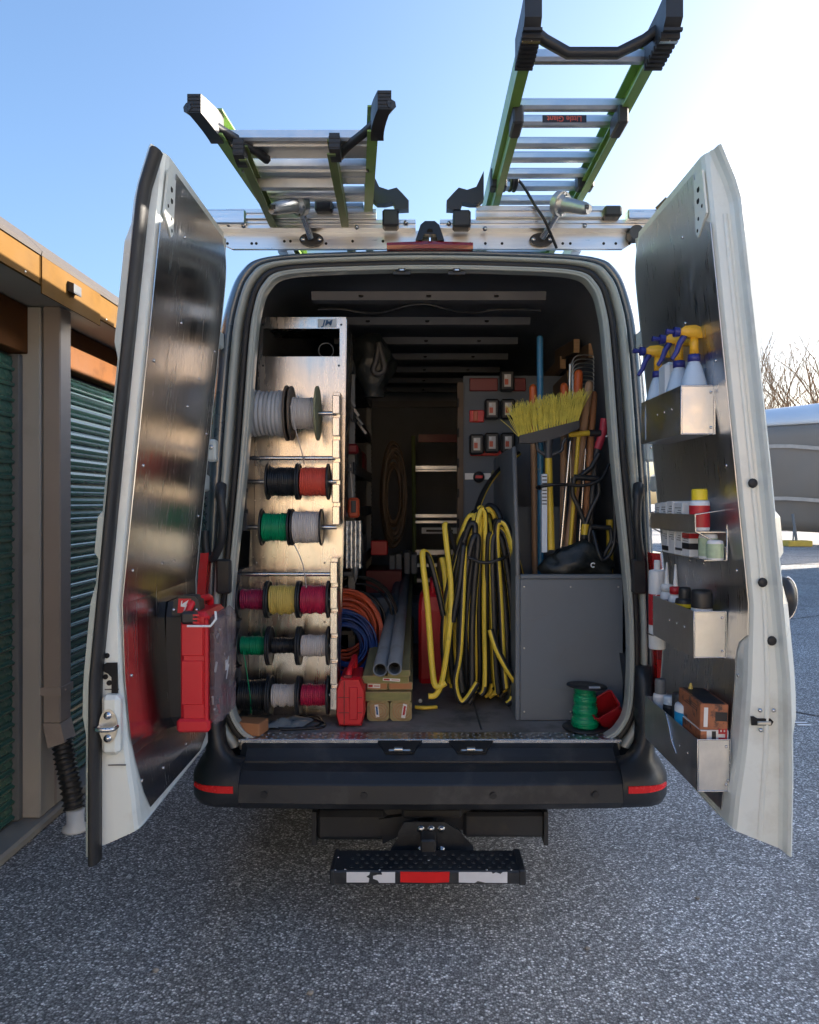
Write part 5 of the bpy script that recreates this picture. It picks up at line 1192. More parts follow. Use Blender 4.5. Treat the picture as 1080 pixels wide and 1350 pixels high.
for px, py, lb, y0, y1 in ((499, 880, 'grey conduit pipe with open end on the left of the timber top', 3.24, 6.3), (520, 866, 'grey conduit pipe with open end wedged higher beside the offcut', 3.20, 6.3)):
    t = thing('conduit_pipe', lb, 'pipe', at(px, py, y0), 'grey conduit pipes on the timber'); p = at(px, py, y0); r = .031
    zc = .872+r if px < 510 else .905+r*.4
    xq = -.155 if px < 510 else -.092
    axp = Vector((.045 if px < 510 else .02, 2.4, .225)).normalized(); g = M(); g.lathe([(r-.006, .004), (r-.006, 0), (r, 0), (r, 2.7), (r-.006, 2.7), (r-.006, .05), (r-.006, .004)], (xq, y0, zc+.004), axp, n=26); obj('pipe', g, 'conduit_grey', t)
    g = M(); g.cyl(Vector((xq, y0, zc+.004))+axp*.10, Vector((xq, y0, zc+.004))+axp*.105, r-.007, n=20); obj('dark_bore', g, 'hole_black', t)
# ---- red cases and cans on the floor
t = thing('tool_case', 'bright red moulded tool case standing upright at the van sill', 'tool case', (-.27, 3.3, .66))
x0, x1, y0, y1, z0 = xx(443, 3.24), xx(481, 3.24), 3.235, 3.46, .664
zt = zz(893, 3.24)
def casebody(mb, ya, yb, ins=.0):
    S = [(x0+.012, z0), (x1-.014, z0), (x1, z0+.05), (x1, zt-.05), (x1-.022, zt), (x0+.02, zt), (x0, zt-.05), (x0, z0+.04)]
    cx = (x0+x1)/2; cz = (z0+zt)/2
    f = lambda k: [(cx+(x-cx)*k, z) if 0 else (cx+(x-cx)*k, cz+(z-cz)*k) for x, z in S]
    mb.loft([[(x, ya, z) for x, z in f(.90)], [(x, ya+.018, z) for x, z in f(1)], [(x, yb-.02, z) for x, z in f(1)], [(x, yb, z) for x, z in f(.92)]])
g = M(); casebody(g, y0, y1); cb = obj('shell', g, 'case_red', t)
xm_ = x0+.036
for z in (.725, .79):
    g = M(); g.box(x0+.012, x1-.012, y0-.002, y0+.004, z-.0015, z+.0015); obj('mould_line', g, 'case_red_dark', cb)
g = M(); g.box(xm_-.002, xm_+.002, y0-.0025, y0+.004, z0+.012, zt-.015); obj('split_line', g, 'case_red_dark', cb)
g = M(); g.box(xm_+.02, x1-.03, y0-.004, y0+.004, z0+.03, zt-.04, b=.003); obj('rib_panel', g, 'case_red', cb)
g = M(); g.tube(catmull([(x0+.05, y0+.03, zt-.005), (x0+.055, y0+.04, zt+.022), (x0+.065, y1-.06, zt+.05), (x0+.065, y1-.03, zt+.045), (x0+.065, y1-.02, zt)], 5), .013, n=8); obj('handle', g, 'case_red', t)
g = M(); g.box(x0+.03, x0+.07, y0+.01, y0+.03, zt-.012, zt+.008, b=.004); obj('latch', g, 'case_red_dark', t)
t = thing('fuel_can', 'dark red plastic fuel can standing behind the black and yellow cable', 'fuel can', (.09, 4.05, .66))
g = M(); xq0, xq1 = xx(552, 4.0), xx(590, 4.0); secs = []
for z, k in ((.664, .94), (.69, 1), (1.05, 1), (1.12, .9), (1.16, .6)): secs.append([((xq0+xq1)/2+dx*k*(xq1-xq0)/2, 4.12+dy*k*.11, z) for dx, dy in ((-1, -.8), (-.8, -1), (.8, -1), (1, -.8), (1, .8), (.8, 1), (-.8, 1), (-1, .8))])
g.loft(secs); obj('tank', g, 'case_red', t)
g = M(); g.tube(catmull([((xq0+xq1)/2, 4.05, 1.14), ((xq0+xq1)/2, 4.06, 1.20), ((xq0+xq1)/2, 4.18, 1.20), ((xq0+xq1)/2, 4.20, 1.13)], 5), .014, n=8); obj('handle', g, 'case_red', t)
# ---- dim things at the far end
def far_box(name, label, cat, px0, px1, py0, py1, Y, dpt, m_, floor=True, extra=None):
    g = M(); zb = zz(py1, Y); g.box(xx(px0, Y), xx(px1, Y), Y, Y+dpt, zb, zz(py0, Y), b=.006); return obj(name, g, m_, label=label, cat=cat)
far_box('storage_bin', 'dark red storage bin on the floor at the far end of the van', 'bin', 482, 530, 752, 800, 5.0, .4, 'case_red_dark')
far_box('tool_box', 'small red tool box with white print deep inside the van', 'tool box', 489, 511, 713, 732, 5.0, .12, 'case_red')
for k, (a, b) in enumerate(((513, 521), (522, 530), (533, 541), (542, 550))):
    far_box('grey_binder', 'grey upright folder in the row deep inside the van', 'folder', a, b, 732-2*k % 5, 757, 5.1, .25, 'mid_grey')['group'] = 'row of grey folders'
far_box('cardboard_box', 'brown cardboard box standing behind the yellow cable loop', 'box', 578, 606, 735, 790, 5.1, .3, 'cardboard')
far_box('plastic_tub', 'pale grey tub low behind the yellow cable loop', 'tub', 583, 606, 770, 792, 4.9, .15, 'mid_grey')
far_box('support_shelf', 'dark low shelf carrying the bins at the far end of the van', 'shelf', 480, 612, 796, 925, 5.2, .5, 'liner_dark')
t = thing('stepladder', 'green stepladder leaning in the dark at the far end of the van', 'ladder', (.1, 5.7, .66))
for px in (545, 607):
    g = M(); g.tube([at(px+2, 770, 5.75), at(px, 575, 5.95)], .022, n=4); obj('rail', g, 'ladder_olive', t)
for py, ht in ((617, 5), (620, 3), (680, 4), (688, 3), (728, 6), (745, 4), (765, 4)):
    g = M(); p = at(576, py, 5.8); g.box(xx(548, 5.8), xx(605, 5.8), 5.77, 5.85, p.z-ht*.003, p.z+ht*.003); obj('step', g, 'rung_aluminium', t)
g = M(); p = at(579, 699, 5.7); g.box(xx(556, 5.7), xx(603, 5.7), 5.69, 5.70, p.z-.025, p.z+.02); o = obj('ladder_label', g, 'white_label', t)
g = M(); g.box(xx(562, 5.7), xx(597, 5.7), 5.688, 5.6895, p.z-.012, p.z+.004); obj('label_print', g, 'ink', o)
g = M(); p = at(577, 578, 5.9); g.box(xx(552, 5.9), xx(604, 5.9), 5.88, 5.94, p.z-.03, p.z+.03); obj('top_cap', g, 'case_red_dark', t)

# ---- battery board on the right
BY = 4.3
t = thing('battery_board', 'dark grey upright board with rows of tool batteries on red docks', 'board', (.55, BY, .66))
g = M(); g.box(xx(611, BY), .88, BY, BY+.03, .662, 2.34); bd = obj('board', g, 'panel_grey', t)
g = M(); g.box(xx(603, BY), xx(611, BY)-.001, BY-.02, BY+.05, .662, 2.30); obj('edge_post', g, 'wood_dark', t)
for k in range(9):
    z = .8+k*.17; g = M(); g.box(xx(603, BY)-.002, xx(603, BY)+.01, BY-.024, BY-.0205, z, z+.05); obj('edge_notch', g, 'hole_black', t)
for a, b, c, d in ((619, 656, 499, 516), (676, 693, 499, 516), (619, 638, 541, 557), (620, 677, 594, 601)):
    g = M(); g.box(xx(a, BY), xx(b, BY), BY-.018, BY-.001, zz(d, BY), zz(c, BY), b=.004); dk = obj('battery_dock', g, 'case_red_dark' if c < 520 else 'case_red', t)
    if c == 541:
        p = at(627, 549, BY); g = M(); g.box(p.x-.014, p.x+.012, BY-.024, BY-.0185, p.z-.03, p.z+.03, b=.003); obj('dock_contact', g, 'cable_red', dk)
for px, py, lb in ((668, 503, 'tool battery alone on the top red dock'), (648, 540, 'tool battery in the middle row beside the red dock'), (669, 540, 'tool battery at the right end of the middle row'), (628, 586, 'tool battery at the left end of the bottom row'), (648, 584, 'tool battery in the middle of the bottom row'), (669, 584, 'tool battery at the right end of the bottom row')):
    b_ = thing('tool_battery', 'black '+lb, 'battery', at(px, py+13, BY-.03), 'tool batteries on the board')
    p = at(px, py, BY-.03); g = M(); g.box(p.x-.040, p.x+.040, BY-.075, BY-.019, p.z-.058, p.z+.055, b=.010); obj('case', g, 'plastic_black', b_)
    g = M(); g.box(p.x-.019, p.x+.019, BY-.079, BY-.0755, p.z-.036, p.z+.034, b=.001); o = obj('label_plate', g, 'wire_offwhite', b_)
    g = M(); g.box(p.x-.016, p.x+.004, BY-.0803, BY-.0793, p.z-.025, p.z+.006); obj('red_print', g, 'cable_red', o)
    g = M(); g.box(p.x-.016, p.x-.004, BY-.0803, BY-.0793, p.z+.014, p.z+.030); obj('white_print', g, 'white_label', o)
t = thing('meter_bracket', 'white strip bracket with black and red gauge on the battery board', 'bracket', at(631, 634, BY))
g = M(); p = at(613, 628, BY); q = at(647, 628, BY); g.box(p.x, q.x, BY-.006, BY-.001, p.z-.018, p.z+.018, b=.001); obj('strip', g, 'white_label', t)
g = M(); p = at(631, 629, BY); g.lathe([(0, .03), (.026, .028), (.032, .02), (.032, 0)], (p.x, BY-.006, p.z), (0, -1, 0), n=16); o = obj('gauge', g, 'plastic_black', t)
g = M(); g.box(p.x-.02, p.x+.02, BY-.040, BY-.0365, p.z-.008, p.z+.008, b=.001); obj('red_print', g, 'case_red', o)
t = thing('round_socket', 'round brass-coloured hook disc where the striped cable hangs', 'hook', at(655, 630, BY))
g = M(); p = at(655, 626, BY); g.lathe([(.012, .02), (.03, .02), (.034, .012), (.034, 0)], (p.x, BY-.001, p.z), (0, -1, 0), n=18); obj('ring', g, 'flange_olive', t)
g = M(); g.cyl((p.x, BY, p.z), (p.x, BY-.06, p.z), .011); obj('peg', g, 'dark_grey', t)

# ---- tool bin (grey cabinet) on the right
tb = thing('tool_bin', 'grey painted plywood bin holding long-handled tools by the right pillar', 'cabinet', (.66, 3.6, .66))
g = M(); g.box(.458, .91, 3.34, 3.358, .663, 1.285, b=.002); obj('front_panel', g, 'cabinet_grey', tb)
g = M(); g.box(.458, .912, 3.332, 3.365, 1.285, 1.305, b=.004); obj('front_rail', g, 'cabinet_grey', tb)
g = M(); g.prism([(.456, 3.345, .663), (.456, 3.345, 1.30), (.456, 3.36, 1.45), (.456, 3.42, 1.62), (.456, 3.46, 1.865), (.456, 4.29, 1.865), (.456, 4.29, .663)], (-.018, 0, 0)); obj('side_panel', g, 'cabinet_grey', tb)
g = M(); g.tube([(.447, 3.345, 1.30), (.447, 3.36, 1.45), (.447, 3.42, 1.62), (.447, 3.46, 1.868), (.447, 4.2, 1.868)], .011, n=6); obj('edge_trim', g, 'mid_grey', tb)
g = M(); g.box(.458, .90, 3.85, 3.865, .663, 1.60); obj('back_panel', g, 'cabinet_grey', tb)
g = M(); g.box(.458, .60, 3.845, 3.8495, .9, 1.36); obj('back_patch', g, 'cabinet_grey', tb)

g = M(); p = at(430, 462, RY+.05); g.tube([(p.x+.034*math.cos(a), p.y, p.z+.034*math.sin(a)) for a in np.linspace(0, 2*math.pi, 25)[:-1]], .002, n=5, closed=True); obj('wire_ring', g, 'mid_grey', label='thin wire ring seen through the window at the rack top', cat='ring')

# fixings and joints of the grey bin
fp_ = [o for o in tb.children if o.name.startswith('front_panel')][0]
for x, z in ((.475, .70), (.475, .98), (.475, 1.25), (.68, .70), (.68, 1.25), (.89, .70), (.89, 1.25)):
    q = M(); q.lathe([(0, .0012), (.0035, .0012), (.0045, 0)], (x, 3.3395, z), (0, -1, 0), n=8); obj('panel_screw', q, 'zinc', fp_)
for a, b in (((.50, 3.3392, 1.10), (.58, 3.3392, 1.13)), ((.62, 3.3392, .92), (.66, 3.3392, .98)), ((.55, 3.3392, .80), (.68, 3.3392, .795)), ((.74, 3.3392, 1.05), (.80, 3.3392, 1.02))):
    q = M(); q.tube([a, b], .0008, n=4); obj('scuff', q, 'mid_grey', fp_)
# ---- tools in the bin
TG = 'long-handled tools in the grey bin'
br = thing('push_broom', 'upturned broom with yellow bristles and black head on yellow handle', 'broom', (.58, 3.5, .95), TG)
BYr = 3.46
def bp_(px, py, Y=BYr): return at(px, py, Y)
g = M(); g.cyl(bp_(727, 725, 3.42), bp_(723, 600, BYr), .0165, n=14); obj('handle', g, 'yellow_tool', br)
g = M(); g.tube([bp_(723, 604), bp_(723, 590), bp_(724, 575)], [.019, .017, .022], n=10); obj('socket', g, 'dark_grey', br)
for px in (712, 738):
    g = M(); g.tube(catmull([bp_(723, 602), bp_(px-(2 if px < 720 else -2), 594), bp_(px-(4 if px < 720 else -4), 585), bp_(px-(8 if px < 720 else -8), 578)], 4), .008, n=6); obj('brace', g, 'dark_grey', br)
hl, hr = bp_(684, 576), bp_(763, 556)
g = M(); dh = (hr-hl); secs = []
for t_ in np.linspace(0, 1, 9):
    c = hl+dh*t_; hh = .030+.022*math.sin(math.pi*t_); secs.append([(c.x, c.y-.028, c.z+.004), (c.x, c.y-.022, c.z-hh), (c.x, c.y+.022, c.z-hh), (c.x, c.y+.028, c.z+.004)])
g.loft(secs); obj('head', g, 'dark_grey', br)
g = M(); rn = random.Random(4)
for tuft in range(3*24):
    row, cn = tuft % 3, tuft//3; t_ = (cn+.5+.3*(row-1))/24; fan0 = (t_-.5)*.62-.03+rn.uniform(-.05, .05); l0 = rn.uniform(.135, .155)*(1-.10*abs(t_-.5))
    for k in range(11):
        c = hl+dh*min(1, max(0, t_+rn.uniform(-.012, .012))); ln = l0*rn.uniform(.82, 1.10)
        fan = fan0+rn.gauss(0, .07)
        if rn.random() < .04: fan += rn.uniform(-.5, .5)
        d = Vector((fan, (row-1)*.12+rn.gauss(0, .06), 1)).normalized(); p0 = Vector((c.x, c.y+(row-1)*.016, c.z)); r = .00115
        bend = Vector((rn.gauss(0, .010), rn.gauss(0, .008), 0)); m_ = p0+d*ln*.55; e = p0+d*ln+bend
        a = d.orthogonal().normalized(); q = d.cross(a); V = []
        for pt, rr2 in ((p0, r), (m_, r), (e, r*.7)): V += [pt+a*rr2, pt-a*rr2*.5+q*rr2, pt-a*rr2*.5-q*rr2]
        g.add(V, [(0, 1, 4, 3), (1, 2, 5, 4), (2, 0, 3, 5), (3, 4, 7, 6), (4, 5, 8, 7), (5, 3, 6, 8)])
o = obj('bristles', g, 'bristle', br); o['kind'] = 'stuff'
g = M()
for a, b, c in (((684, 576), (672, 563), (660, 553)), ((684, 575), (674, 558), (668, 545)), ((686, 574), (680, 555), (676, 545))): g.tube([bp_(*a), bp_(*b), bp_(*c)], .0016, n=4)
obj('stray_bristles', g, 'bristle', br)
def pole(name, label, p, q, r, m_, grip=None, cat='garden tool', r2=None):
    t = thing(name, label, cat, q if q[2] < p[2] else p, TG); g = M(); g.cyl(p, q, r, r2 or r, n=14); g.ball(p, r*.98, n=12, m=6); obj('shaft', g, m_, t)
    if grip:
        f, gm = grip; p, q = Vector(p), Vector(q); g = M(); e = p+(q-p)*f; d = (p-q).normalized(); g.cyl(p+d*.002, e, r*1.18, n=14); g.ball(p+d*.002, r*1.15, n=12, m=6); obj('grip', g, gm, t)
    return t
pole('blue_pole', 'tall blue metal pole rising behind the broom', at(712, 446, 3.70), at(713, 760, 3.70), .0155, 'blue_pole', cat='pole')
pole('long_handled_tool', 'orange-tipped handle left of the blue pole behind the bristles', at(703, 512, 3.74), at(706, 770, 3.74), .0165, 'wood_handle', (.25, 'orange_grip'))
pole('long_handled_tool', 'short orange-tipped handle just right of the blue pole', at(744, 510, 3.72), at(742, 770, 3.66), .0165, 'wood_handle', (.2, 'orange_grip'))
pole('long_handled_tool', 'tallest orange grip handle in front of the wire rake', at(763, 493, 3.66), at(752, 770, 3.60), .018, 'wood_handle', (.14, 'orange_grip'))
pole('long_handled_tool', 'pale wooden handle slanting down behind the yellow T-grip', at(777, 507, 3.56), at(746, 745, 3.52), .0195, 'wood_handle')
pole('long_handled_tool', 'reddish brown handle beside the pale wooden one', at(783, 520, 3.60), at(768, 745, 3.57), .017, 'wood_block')
pole('steel_tube', 'thin bright steel tube slanting between broom and wooden handle', at(752, 582, 3.52), at(738, 740, 3.50), .0075, 'steel', cat='tube')
pole('steel_tube', 'thin steel tube right of the yellow handled tool', at(772, 592, 3.56), at(762, 745, 3.54), .007, 'steel', cat='tube')
t = pole('pick_handle', 'yellow tool shaft with black-ended T-grip across its top', at(763, 575, 3.50), at(750, 745, 3.48), .0095, 'yellow_tool', cat='tool')
g = M(); g.cyl(at(750, 573, 3.49), at(777, 571, 3.49), .013, n=12); obj('crossbar', g, 'yellow_tool', t)
g = M(); g.cyl(at(777, 571, 3.49), at(792, 571, 3.49), .015, n=12); obj('rubber_end', g, 'rubber', t)
g = M(); p = at(725, 700, 3.42); g.box(xx(714, 3.42), xx(721, 3.42), 3.41, 3.425, zz(728, 3.42), zz(625, 3.42)); o = obj('level_tool', g, 'bottle_blue', label='pale blue measuring stick clipped beside the yellow broom handle', cat='measuring stick', group=TG)
for k in range(9):
    g = M(); z = zz(628+k*4.5, 3.42); g.box(xx(714.5, 3.42), xx(720.5, 3.42), 3.4085, 3.4098, z-.004, z+.001); obj('scale_mark', g, 'ink', o)
t = thing('bolt_cutter', 'bolt cutter with pinkish red grips leaning by the right wall', 'bolt cutter', at(780, 745, 3.5), TG)
g = M(); g.tube([at(797, 552, 3.50), at(795, 570, 3.50), at(788, 592, 3.50)], .019, n=10); obj('grip', g, 'pink_grip', t)
g = M(); g.tube([at(788, 592, 3.50), at(786, 600, 3.50), at(781, 650, 3.50), at(777, 740, 3.52)], .012, n=8); obj('arm', g, 'dark_grey', t)
g = M(); g.tube([at(790, 598, 3.47), at(780, 616, 3.47), at(765, 628, 3.47), at(754, 634, 3.47)], .012, n=8); obj('arm', g, 'plastic_black', t)
def dgrip(name, label, px, py, Y, sc, collar):
    t = thing(name, label, 'shovel', at(px-2, 765, Y), TG)
    L_ = [(-14, -36), (-17, -15), (-8, 6), (0, 28)]; R_ = [(16, -34), (18, -15), (8, 6), (0, 28)]
    for P in (L_, R_):
        g = M(); g.tube(catmull([at(px+a*sc, py+b*sc, Y) for a, b in P], 5), .011*sc, n=8); obj('yoke', g, 'plastic_black', t)
    g = M(); g.tube([at(px-15*sc, py-36*sc, Y), at(px+17*sc, py-34*sc, Y)], .013*sc, n=8); obj('hand_bar', g, 'plastic_black', t)
    g = M(); g.cyl(at(px, py+26*sc, Y), at(px-1, py+40*sc, Y), .017*sc, n=12); obj('collar', g, collar, t)
    g = M(); g.cyl(at(px-1, py+38*sc, Y), at(px-3, 770, Y+.03), .0155*sc, n=12); obj('shaft', g, 'plastic_black', t)
dgrip('shovel', 'black D-grip shovel with yellow collar behind the strap', 772, 665, 3.45, 1.0, 'yellow_tool')
dgrip('shovel', 'lower black D-grip shovel with printed collar near the bin front', 791, 725, 3.42, .85, 'white_label')
g = M(); g.cyl(at(804, 685, 3.58), at(804, 768, 3.58), .017, n=10); obj('yellow_shovel_shaft', g, 'yellow_tool', label='yellow handle low by the right pillar inside the bin', cat='handle', group=TG)
t = thing('leaf_rake', 'upturned wire leaf rake hanging high on the right wall', 'rake', at(770, 470, 3.75))
for k in range(9):
    y_ = 468+k*5.5; g = M(); g.tube(catmull([at(752+k*.5, y_+18, 3.74), at(757, y_+4, 3.74), at(766, y_, 3.74), at(781, y_+1, 3.76), at(783, y_+6, 3.76)], 4), .0032, n=5); obj('tine', g, 'zinc', t)
g = M(); g.tube([at(752, 480, 3.74), at(751, 520, 3.74), at(753, 560, 3.74), at(752, 760, 3.70)], .009, n=8); obj('handle', g, 'zinc', t)
t = thing('timber_rack', 'wooden cleats and boards fixed high on the right wall', 'rack', at(750, 500, 4.2))
for a, b, c in (((717, 505), (742, 478), 4.35), ((722, 527), (752, 497), 4.2), ((752, 476), (780, 462), 4.0), ((735, 470), (760, 456), 4.1)):
    g = M(); p, q = at(*a, c+.25), at(*b, c-.15); g.xf = frame((p+q)/2, q-p, (0, 0, 1)); L2 = (q-p).length/2; g.box(-L2, L2, -.035, .035, -.015, .015, b=.003); o = obj('board', g, 'wood_dark', t)
    g = M(); g.xf = frame(q, q-p, (0, 0, 1)); g.box(-.004, .006, -.035, .035, -.015, .015); obj('board_end', g, 'wood_tan', o)
# strap holding the tools
g = M(); g.tube(catmull([at(714, 641, 3.40), at(728, 639, 3.385), at(750, 639, 3.40), at(770, 640, 3.40), at(792, 632, 3.40), at(803, 612, 3.42)], 6), .0075, n=8); g.tube(catmull([at(714, 641, 3.40), at(708, 643, 3.46), at(720, 645, 3.60)], 4), .0075, n=8)
obj('bungee_strap', g, 'cable_black', label='black bungee strap stretched across the tool handles', cat='strap')
g = M(); g.tube(catmull([at(806, 575, 3.40), at(809, 650, 3.38), at(811, 705, 3.36), at(806, 728, 3.36), at(796, 738, 3.36), at(790, 730, 3.36), at(782, 700, 3.40)], 6), .009, n=8); o = obj('rubber_cord', g, 'cable_black', label='black rubber cord hooked along the right door pillar', cat='cord')
for py in (577, 716):
    p = at(812 if py < 600 else 821, py, 3.36); g = M(); g.ball(p, .011, n=10, m=6); g.cyl(p, p+Vector((.04, .01, 0)), .007, n=8); g.tube([p+Vector((-.045, 0, .004)), p+Vector((-.03, -.005, .014)), p], .004, n=6); obj('eye_bolt', g, 'steel', o)
# black bag in the bin
from mathutils import noise
g = M()
c0 = at(762, 748, 3.44); V = []; F = []; nn, mm = 40, 22
for i in range(mm+1):
    ph = math.pi*i/mm
    for k in range(nn):
        th = 2*math.pi*k/nn; d = Vector((math.sin(ph)*math.cos(th), math.sin(ph)*math.sin(th), math.cos(ph)))
        f = 1+.30*noise.noise(d*1.7+Vector((3, 1, 7)))+.16*abs(noise.noise(d*4.3))+.07*noise.noise(d*9)
        q = Vector((d.x*.158, d.y*.068, d.z*.082))*f; q.z += .035*math.exp(-((q.x-.02)/.07)**2)
        V.append(c0+q)
for i in range(mm):
    for k in range(nn): F.append((i*nn+k, i*nn+(k+1) % nn, (i+1)*nn+(k+1) % nn, (i+1)*nn+k))
g.add(V, F, 0, True); o = obj('tool_bag', g, 'bag_black', label='crumpled black bag stuffed in the bin around the tools', cat='bag')
g = M(); p = at(782, 745, 3.33); g.tube([(p.x+.009*math.cos(a), p.y, p.z+.009*math.sin(a)) for a in np.linspace(.6, 5.4, 12)], .003, n=6); obj('white_ring', g, 'white_plastic', o)
# ---- small things on the sill
SZ = .6665
g = M(); g.lathe([(0, 0), (.095, 0), (.095, .004), (.03, .006), (.03, 0)], (xx(771, 3.22), 3.215, SZ+.002), (0, 0, 1), n=32)
t = thing('wire_spool', 'green wire spool standing on end on the van sill', 'wire spool', (xx(771, 3.22), 3.215, SZ)); obj('flange', g, 'plastic_black', t)
xs_, ys_ = xx(771, 3.22), 3.215; g = M(); prof = []
for k in range(86):
    u = k/85; prof.append((.052-.014*u+.006*math.sin(u*11)**2+.0014*abs(math.sin(u*math.pi*17))+.003*random.random()*0, .008+u*.165))
g.lathe(prof, (xs_, ys_, SZ), (0, 0, 1), n=28); wr = obj('wound_wire', g, 'wire_green', t)
for k in range(7):
    z = SZ+.02+.022*k; r = .052-.014*(z-SZ)/.17+.006; g = M(); g.tube([(xs_+r*math.cos(a), ys_+r*math.sin(a), z+.008*math.sin(a*1+k)) for a in np.linspace(0, 2*math.pi, 25)[:-1]], .0018, n=5, closed=True); obj('crossing_strand', g, 'wire_green', wr)
g = M(); g.lathe([(0, .175), (.085, .175), (.085, .179), (0, .179)], (xs_, ys_, SZ), (.05, .02, 1), n=32); o = obj('flange', g, 'plastic_black', t)
g = M(); g.prism([(xs_+.005, ys_-.055, SZ+.1795), (xs_+.055, ys_-.045, SZ+.1785), (xs_+.06, ys_-.012, SZ+.178), (xs_+.012, ys_-.02, SZ+.180)], (0, 0, .0008)); obj('sticker', g, 'white_label', o)
t = thing('red_scoop', 'red plastic scoop lying tilted against the right corner of the sill', 'scoop', (xx(805, 3.25), 3.25, SZ))
c = at(803, 940, 3.22); g = M(); ax = Vector((-.45, -.55, .6)).normalized(); u = Vector((.75, -.1, .5)); u = (u-ax*u.dot(ax)).normalized(); v = ax.cross(u)
def ring_(k, h, n=4): return [c+ax*h+u*a*k*.058+v*b*k*.045 for a, b in ((-1, -.8), (-.8, -1), (.8, -1), (1, -.8), (1, .8), (.8, 1), (-.8, 1), (-1, .8))]
g.loft([ring_(.70, -.07), ring_(.85, -.05), ring_(1, .065), ring_(1.06, .068), ring_(1.06, .074), ring_(.96, .072), ring_(.80, -.045)], cap=True); obj('cup', g, 'scoop_red', t)
g = M(); g.xf = Matrix.Translation((xx(330, 3.15), 3.15, SZ)) @ Matrix.Rotation(R(-14), 4, 'Z'); g.box(-.062, .062, -.045, .045, 0, .052, b=.003); obj('wood_block', g, 'wood_block', label='orange-brown wooden block on the left corner of the sill', cat='wood block')
t = thing('plastic_bag', 'flat grey plastic bag lying on the floor below the spools', 'bag', (xx(374, 3.25), 3.25, .664))
g = M(); V = []; F = []; nx, ny = 15, 9; rn = random.Random(8)
for i in range(nx):
    for j in range(ny):
        u, v_ = i/(nx-1), j/(ny-1); e = min(u, 1-u, v_, 1-v_)*5
        V.append((xx(346, 3.25)+u*.175+v_*.05, 3.19+v_*.14+u*.02, .665+.004+.026*min(1, e)*(.5+.5*math.sin(u*7+v_*5)*math.cos(v_*9-u*3))+.004*rn.random()))
for i in range(nx-1):
    for j in range(ny-1): F.append((i*ny+j, (i+1)*ny+j, (i+1)*ny+j+1, i*ny+j+1))
g.add(V, F, 0, True); obj('film', g, 'fly_bag', t)
g = M(); g.tube(catmull([(xx(352, 3.2), 3.22, .668), (xx(380, 3.2), 3.20, .668), (xx(412, 3.22), 3.22, .668), (xx(424, 3.3), 3.30, .668), (xx(418, 3.36), 3.37, .669), (xx(395, 3.36), 3.38, .672), (xx(410, 3.3), 3.33, .675), (xx(428, 3.26), 3.27, .670), (xx(420, 3.2), 3.21, .668), (xx(370, 3.19), 3.185, .668)], 8), .005, n=6); obj('black_cord', g, 'cable_black', label='thin black cord looped on the floor under the bottom spools', cat='cord')
g = M(); g.tube([(xx(548, 3.5), 3.52, .672), (xx(560, 3.5), 3.50, .674), (xx(576, 3.5), 3.53, .670)], .009, n=8); o = obj('cable_end', g, 'cable_yellow', label='cut yellow cable end lying on the floor by the timber', cat='cable end')
g = M(); g.ball((xx(554, 3.6), 3.62, .675), .010, n=8, m=6); obj('white_pebble', g, 'white_plastic', label='tiny white ball on the floor beside the timber', cat='ball')

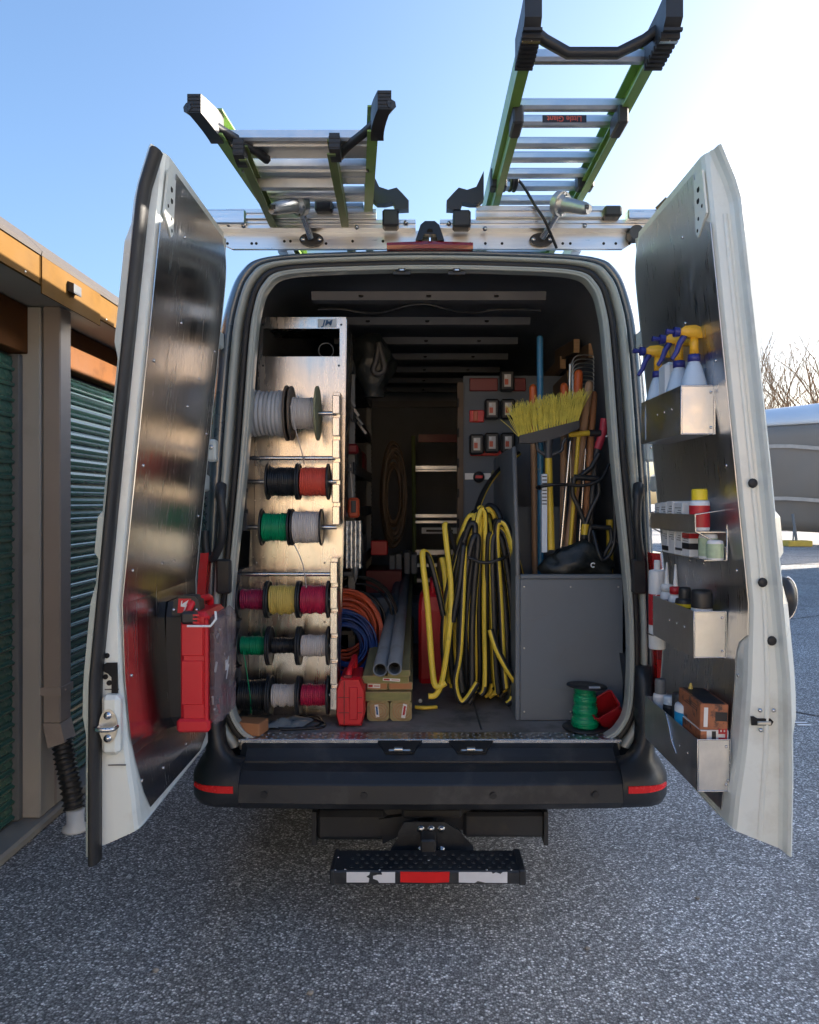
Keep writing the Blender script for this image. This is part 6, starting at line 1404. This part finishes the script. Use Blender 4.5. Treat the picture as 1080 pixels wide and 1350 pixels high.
# ---- black and yellow cable hank
hk = thing('cable_hank', 'big hank of black cable with yellow stripe hanging to the floor', 'cable', (.27, 3.65, .66))
rn = random.Random(21); HYc = 3.62
def bicol(n, ph, tw):
    return lambda i, k: 1 if ((k+ph+int(i*tw)) % n) < n*.5 else 0
def strand(pts, r=.0145, n=8, tw=.0, ph=None, sub=7, m2=None, name='cable_loop', allblack=False):
    g = M(); P = catmull(pts, sub)
    g.tube(P, r, n=n, matf=(lambda i, k: 0) if allblack else bicol(n, rn.randrange(n) if ph is None else ph, tw)); return obj(name, g, ['cable_black', 'cable_yellow'], hk)
for k in range(50):
    u = ((k*7) % 50+rn.uniform(-.4, .4))/49; lay = rn.random()
    xt = xx(618+50*u, HYc); xbt = xx(600+94*u, HYc); yy = HYc-.14+.30*lay
    zt_ = zz(702-26*math.sin(math.pi*min(1, .25+u*.75))+rn.uniform(-8, 30), yy); zb_ = .682+rn.random()*.05
    w_ = rn.uniform(.026, .060); bow = (u-.5)*.09+rn.uniform(-.012, .012); P = []
    for i in range(19):
        t = -2.6+i*(2*math.pi-.55)/18; c = math.cos(t); m = (1-c)/2
        sq = math.copysign(abs(math.sin(t))**.6, math.sin(t))
        P.append((xt+(xbt-xt)*m+w_*(.75+.35*m)*sq+bow*math.sin(math.pi*m), yy+.022*math.sin(t+k), zb_+(zt_-zb_)*(1-m)))
    blk = k % 4 == 1
    strand(P, r=rn.uniform(.0135, .016), allblack=blk, tw=rn.choice((0, 0, .04, -.04)), sub=3, ph=None)
Y = 3.47
strand([at(588, 900, Y), at(575, 905, Y), at(570, 880, 3.5), at(564, 800, 3.52), at(558, 745, 3.54), at(558, 728, 3.56), at(566, 736, 3.58), at(577, 775, 3.57), at(585, 812, 3.56)], ph=0, tw=.03)
strand([at(565, 918, Y), at(576, 915, Y), at(585, 890, Y), at(594, 820, Y), at(595, 770, 3.5), at(590, 725, 3.52), at(587, 692, 3.54), at(594, 705, 3.58), at(602, 728, 3.6)], ph=0, tw=.0)
strand([at(583, 735, 3.62), at(588, 770, 3.6), at(590, 850, 3.56), at(584, 900, 3.54)], ph=3, tw=.05)
strand([at(597, 820, Y), at(606, 770, 3.46), at(612, 720, 3.48), at(607, 850, 3.45), at(600, 900, 3.45), at(610, 926, 3.45), at(630, 900, 3.45)], ph=1)
strand([at(624, 715, 3.60), at(627, 680, 3.64), at(640, 645, 3.78), at(660, 618, 4.0), at(684, 598, 4.15)], ph=2)
strand([at(636, 700, 3.60), at(640, 672, 3.64), at(650, 668, 3.62), at(661, 690, 3.58), at(664, 760, 3.55), at(660, 840, 3.52)], ph=3)
strand([at(647, 830, 3.43), at(655, 855, 3.42), at(668, 880, 3.42), at(684, 906, 3.44), at(682, 920, 3.46)], ph=1, r=.0155)
strand([at(664, 712, 3.56), at(678, 745, 3.54), at(687, 800, 3.53), at(688, 850, 3.53), at(680, 905, 3.54)], ph=4)
g = M(); g.tube(catmull([at(618, 735, 3.46), at(640, 742, 3.44), at(665, 735, 3.46), at(668, 730, 3.6), at(640, 725, 3.72), at(617, 730, 3.6), at(618, 735, 3.46)], 5), .008, n=6); obj('tie', g, 'cable_black', hk)
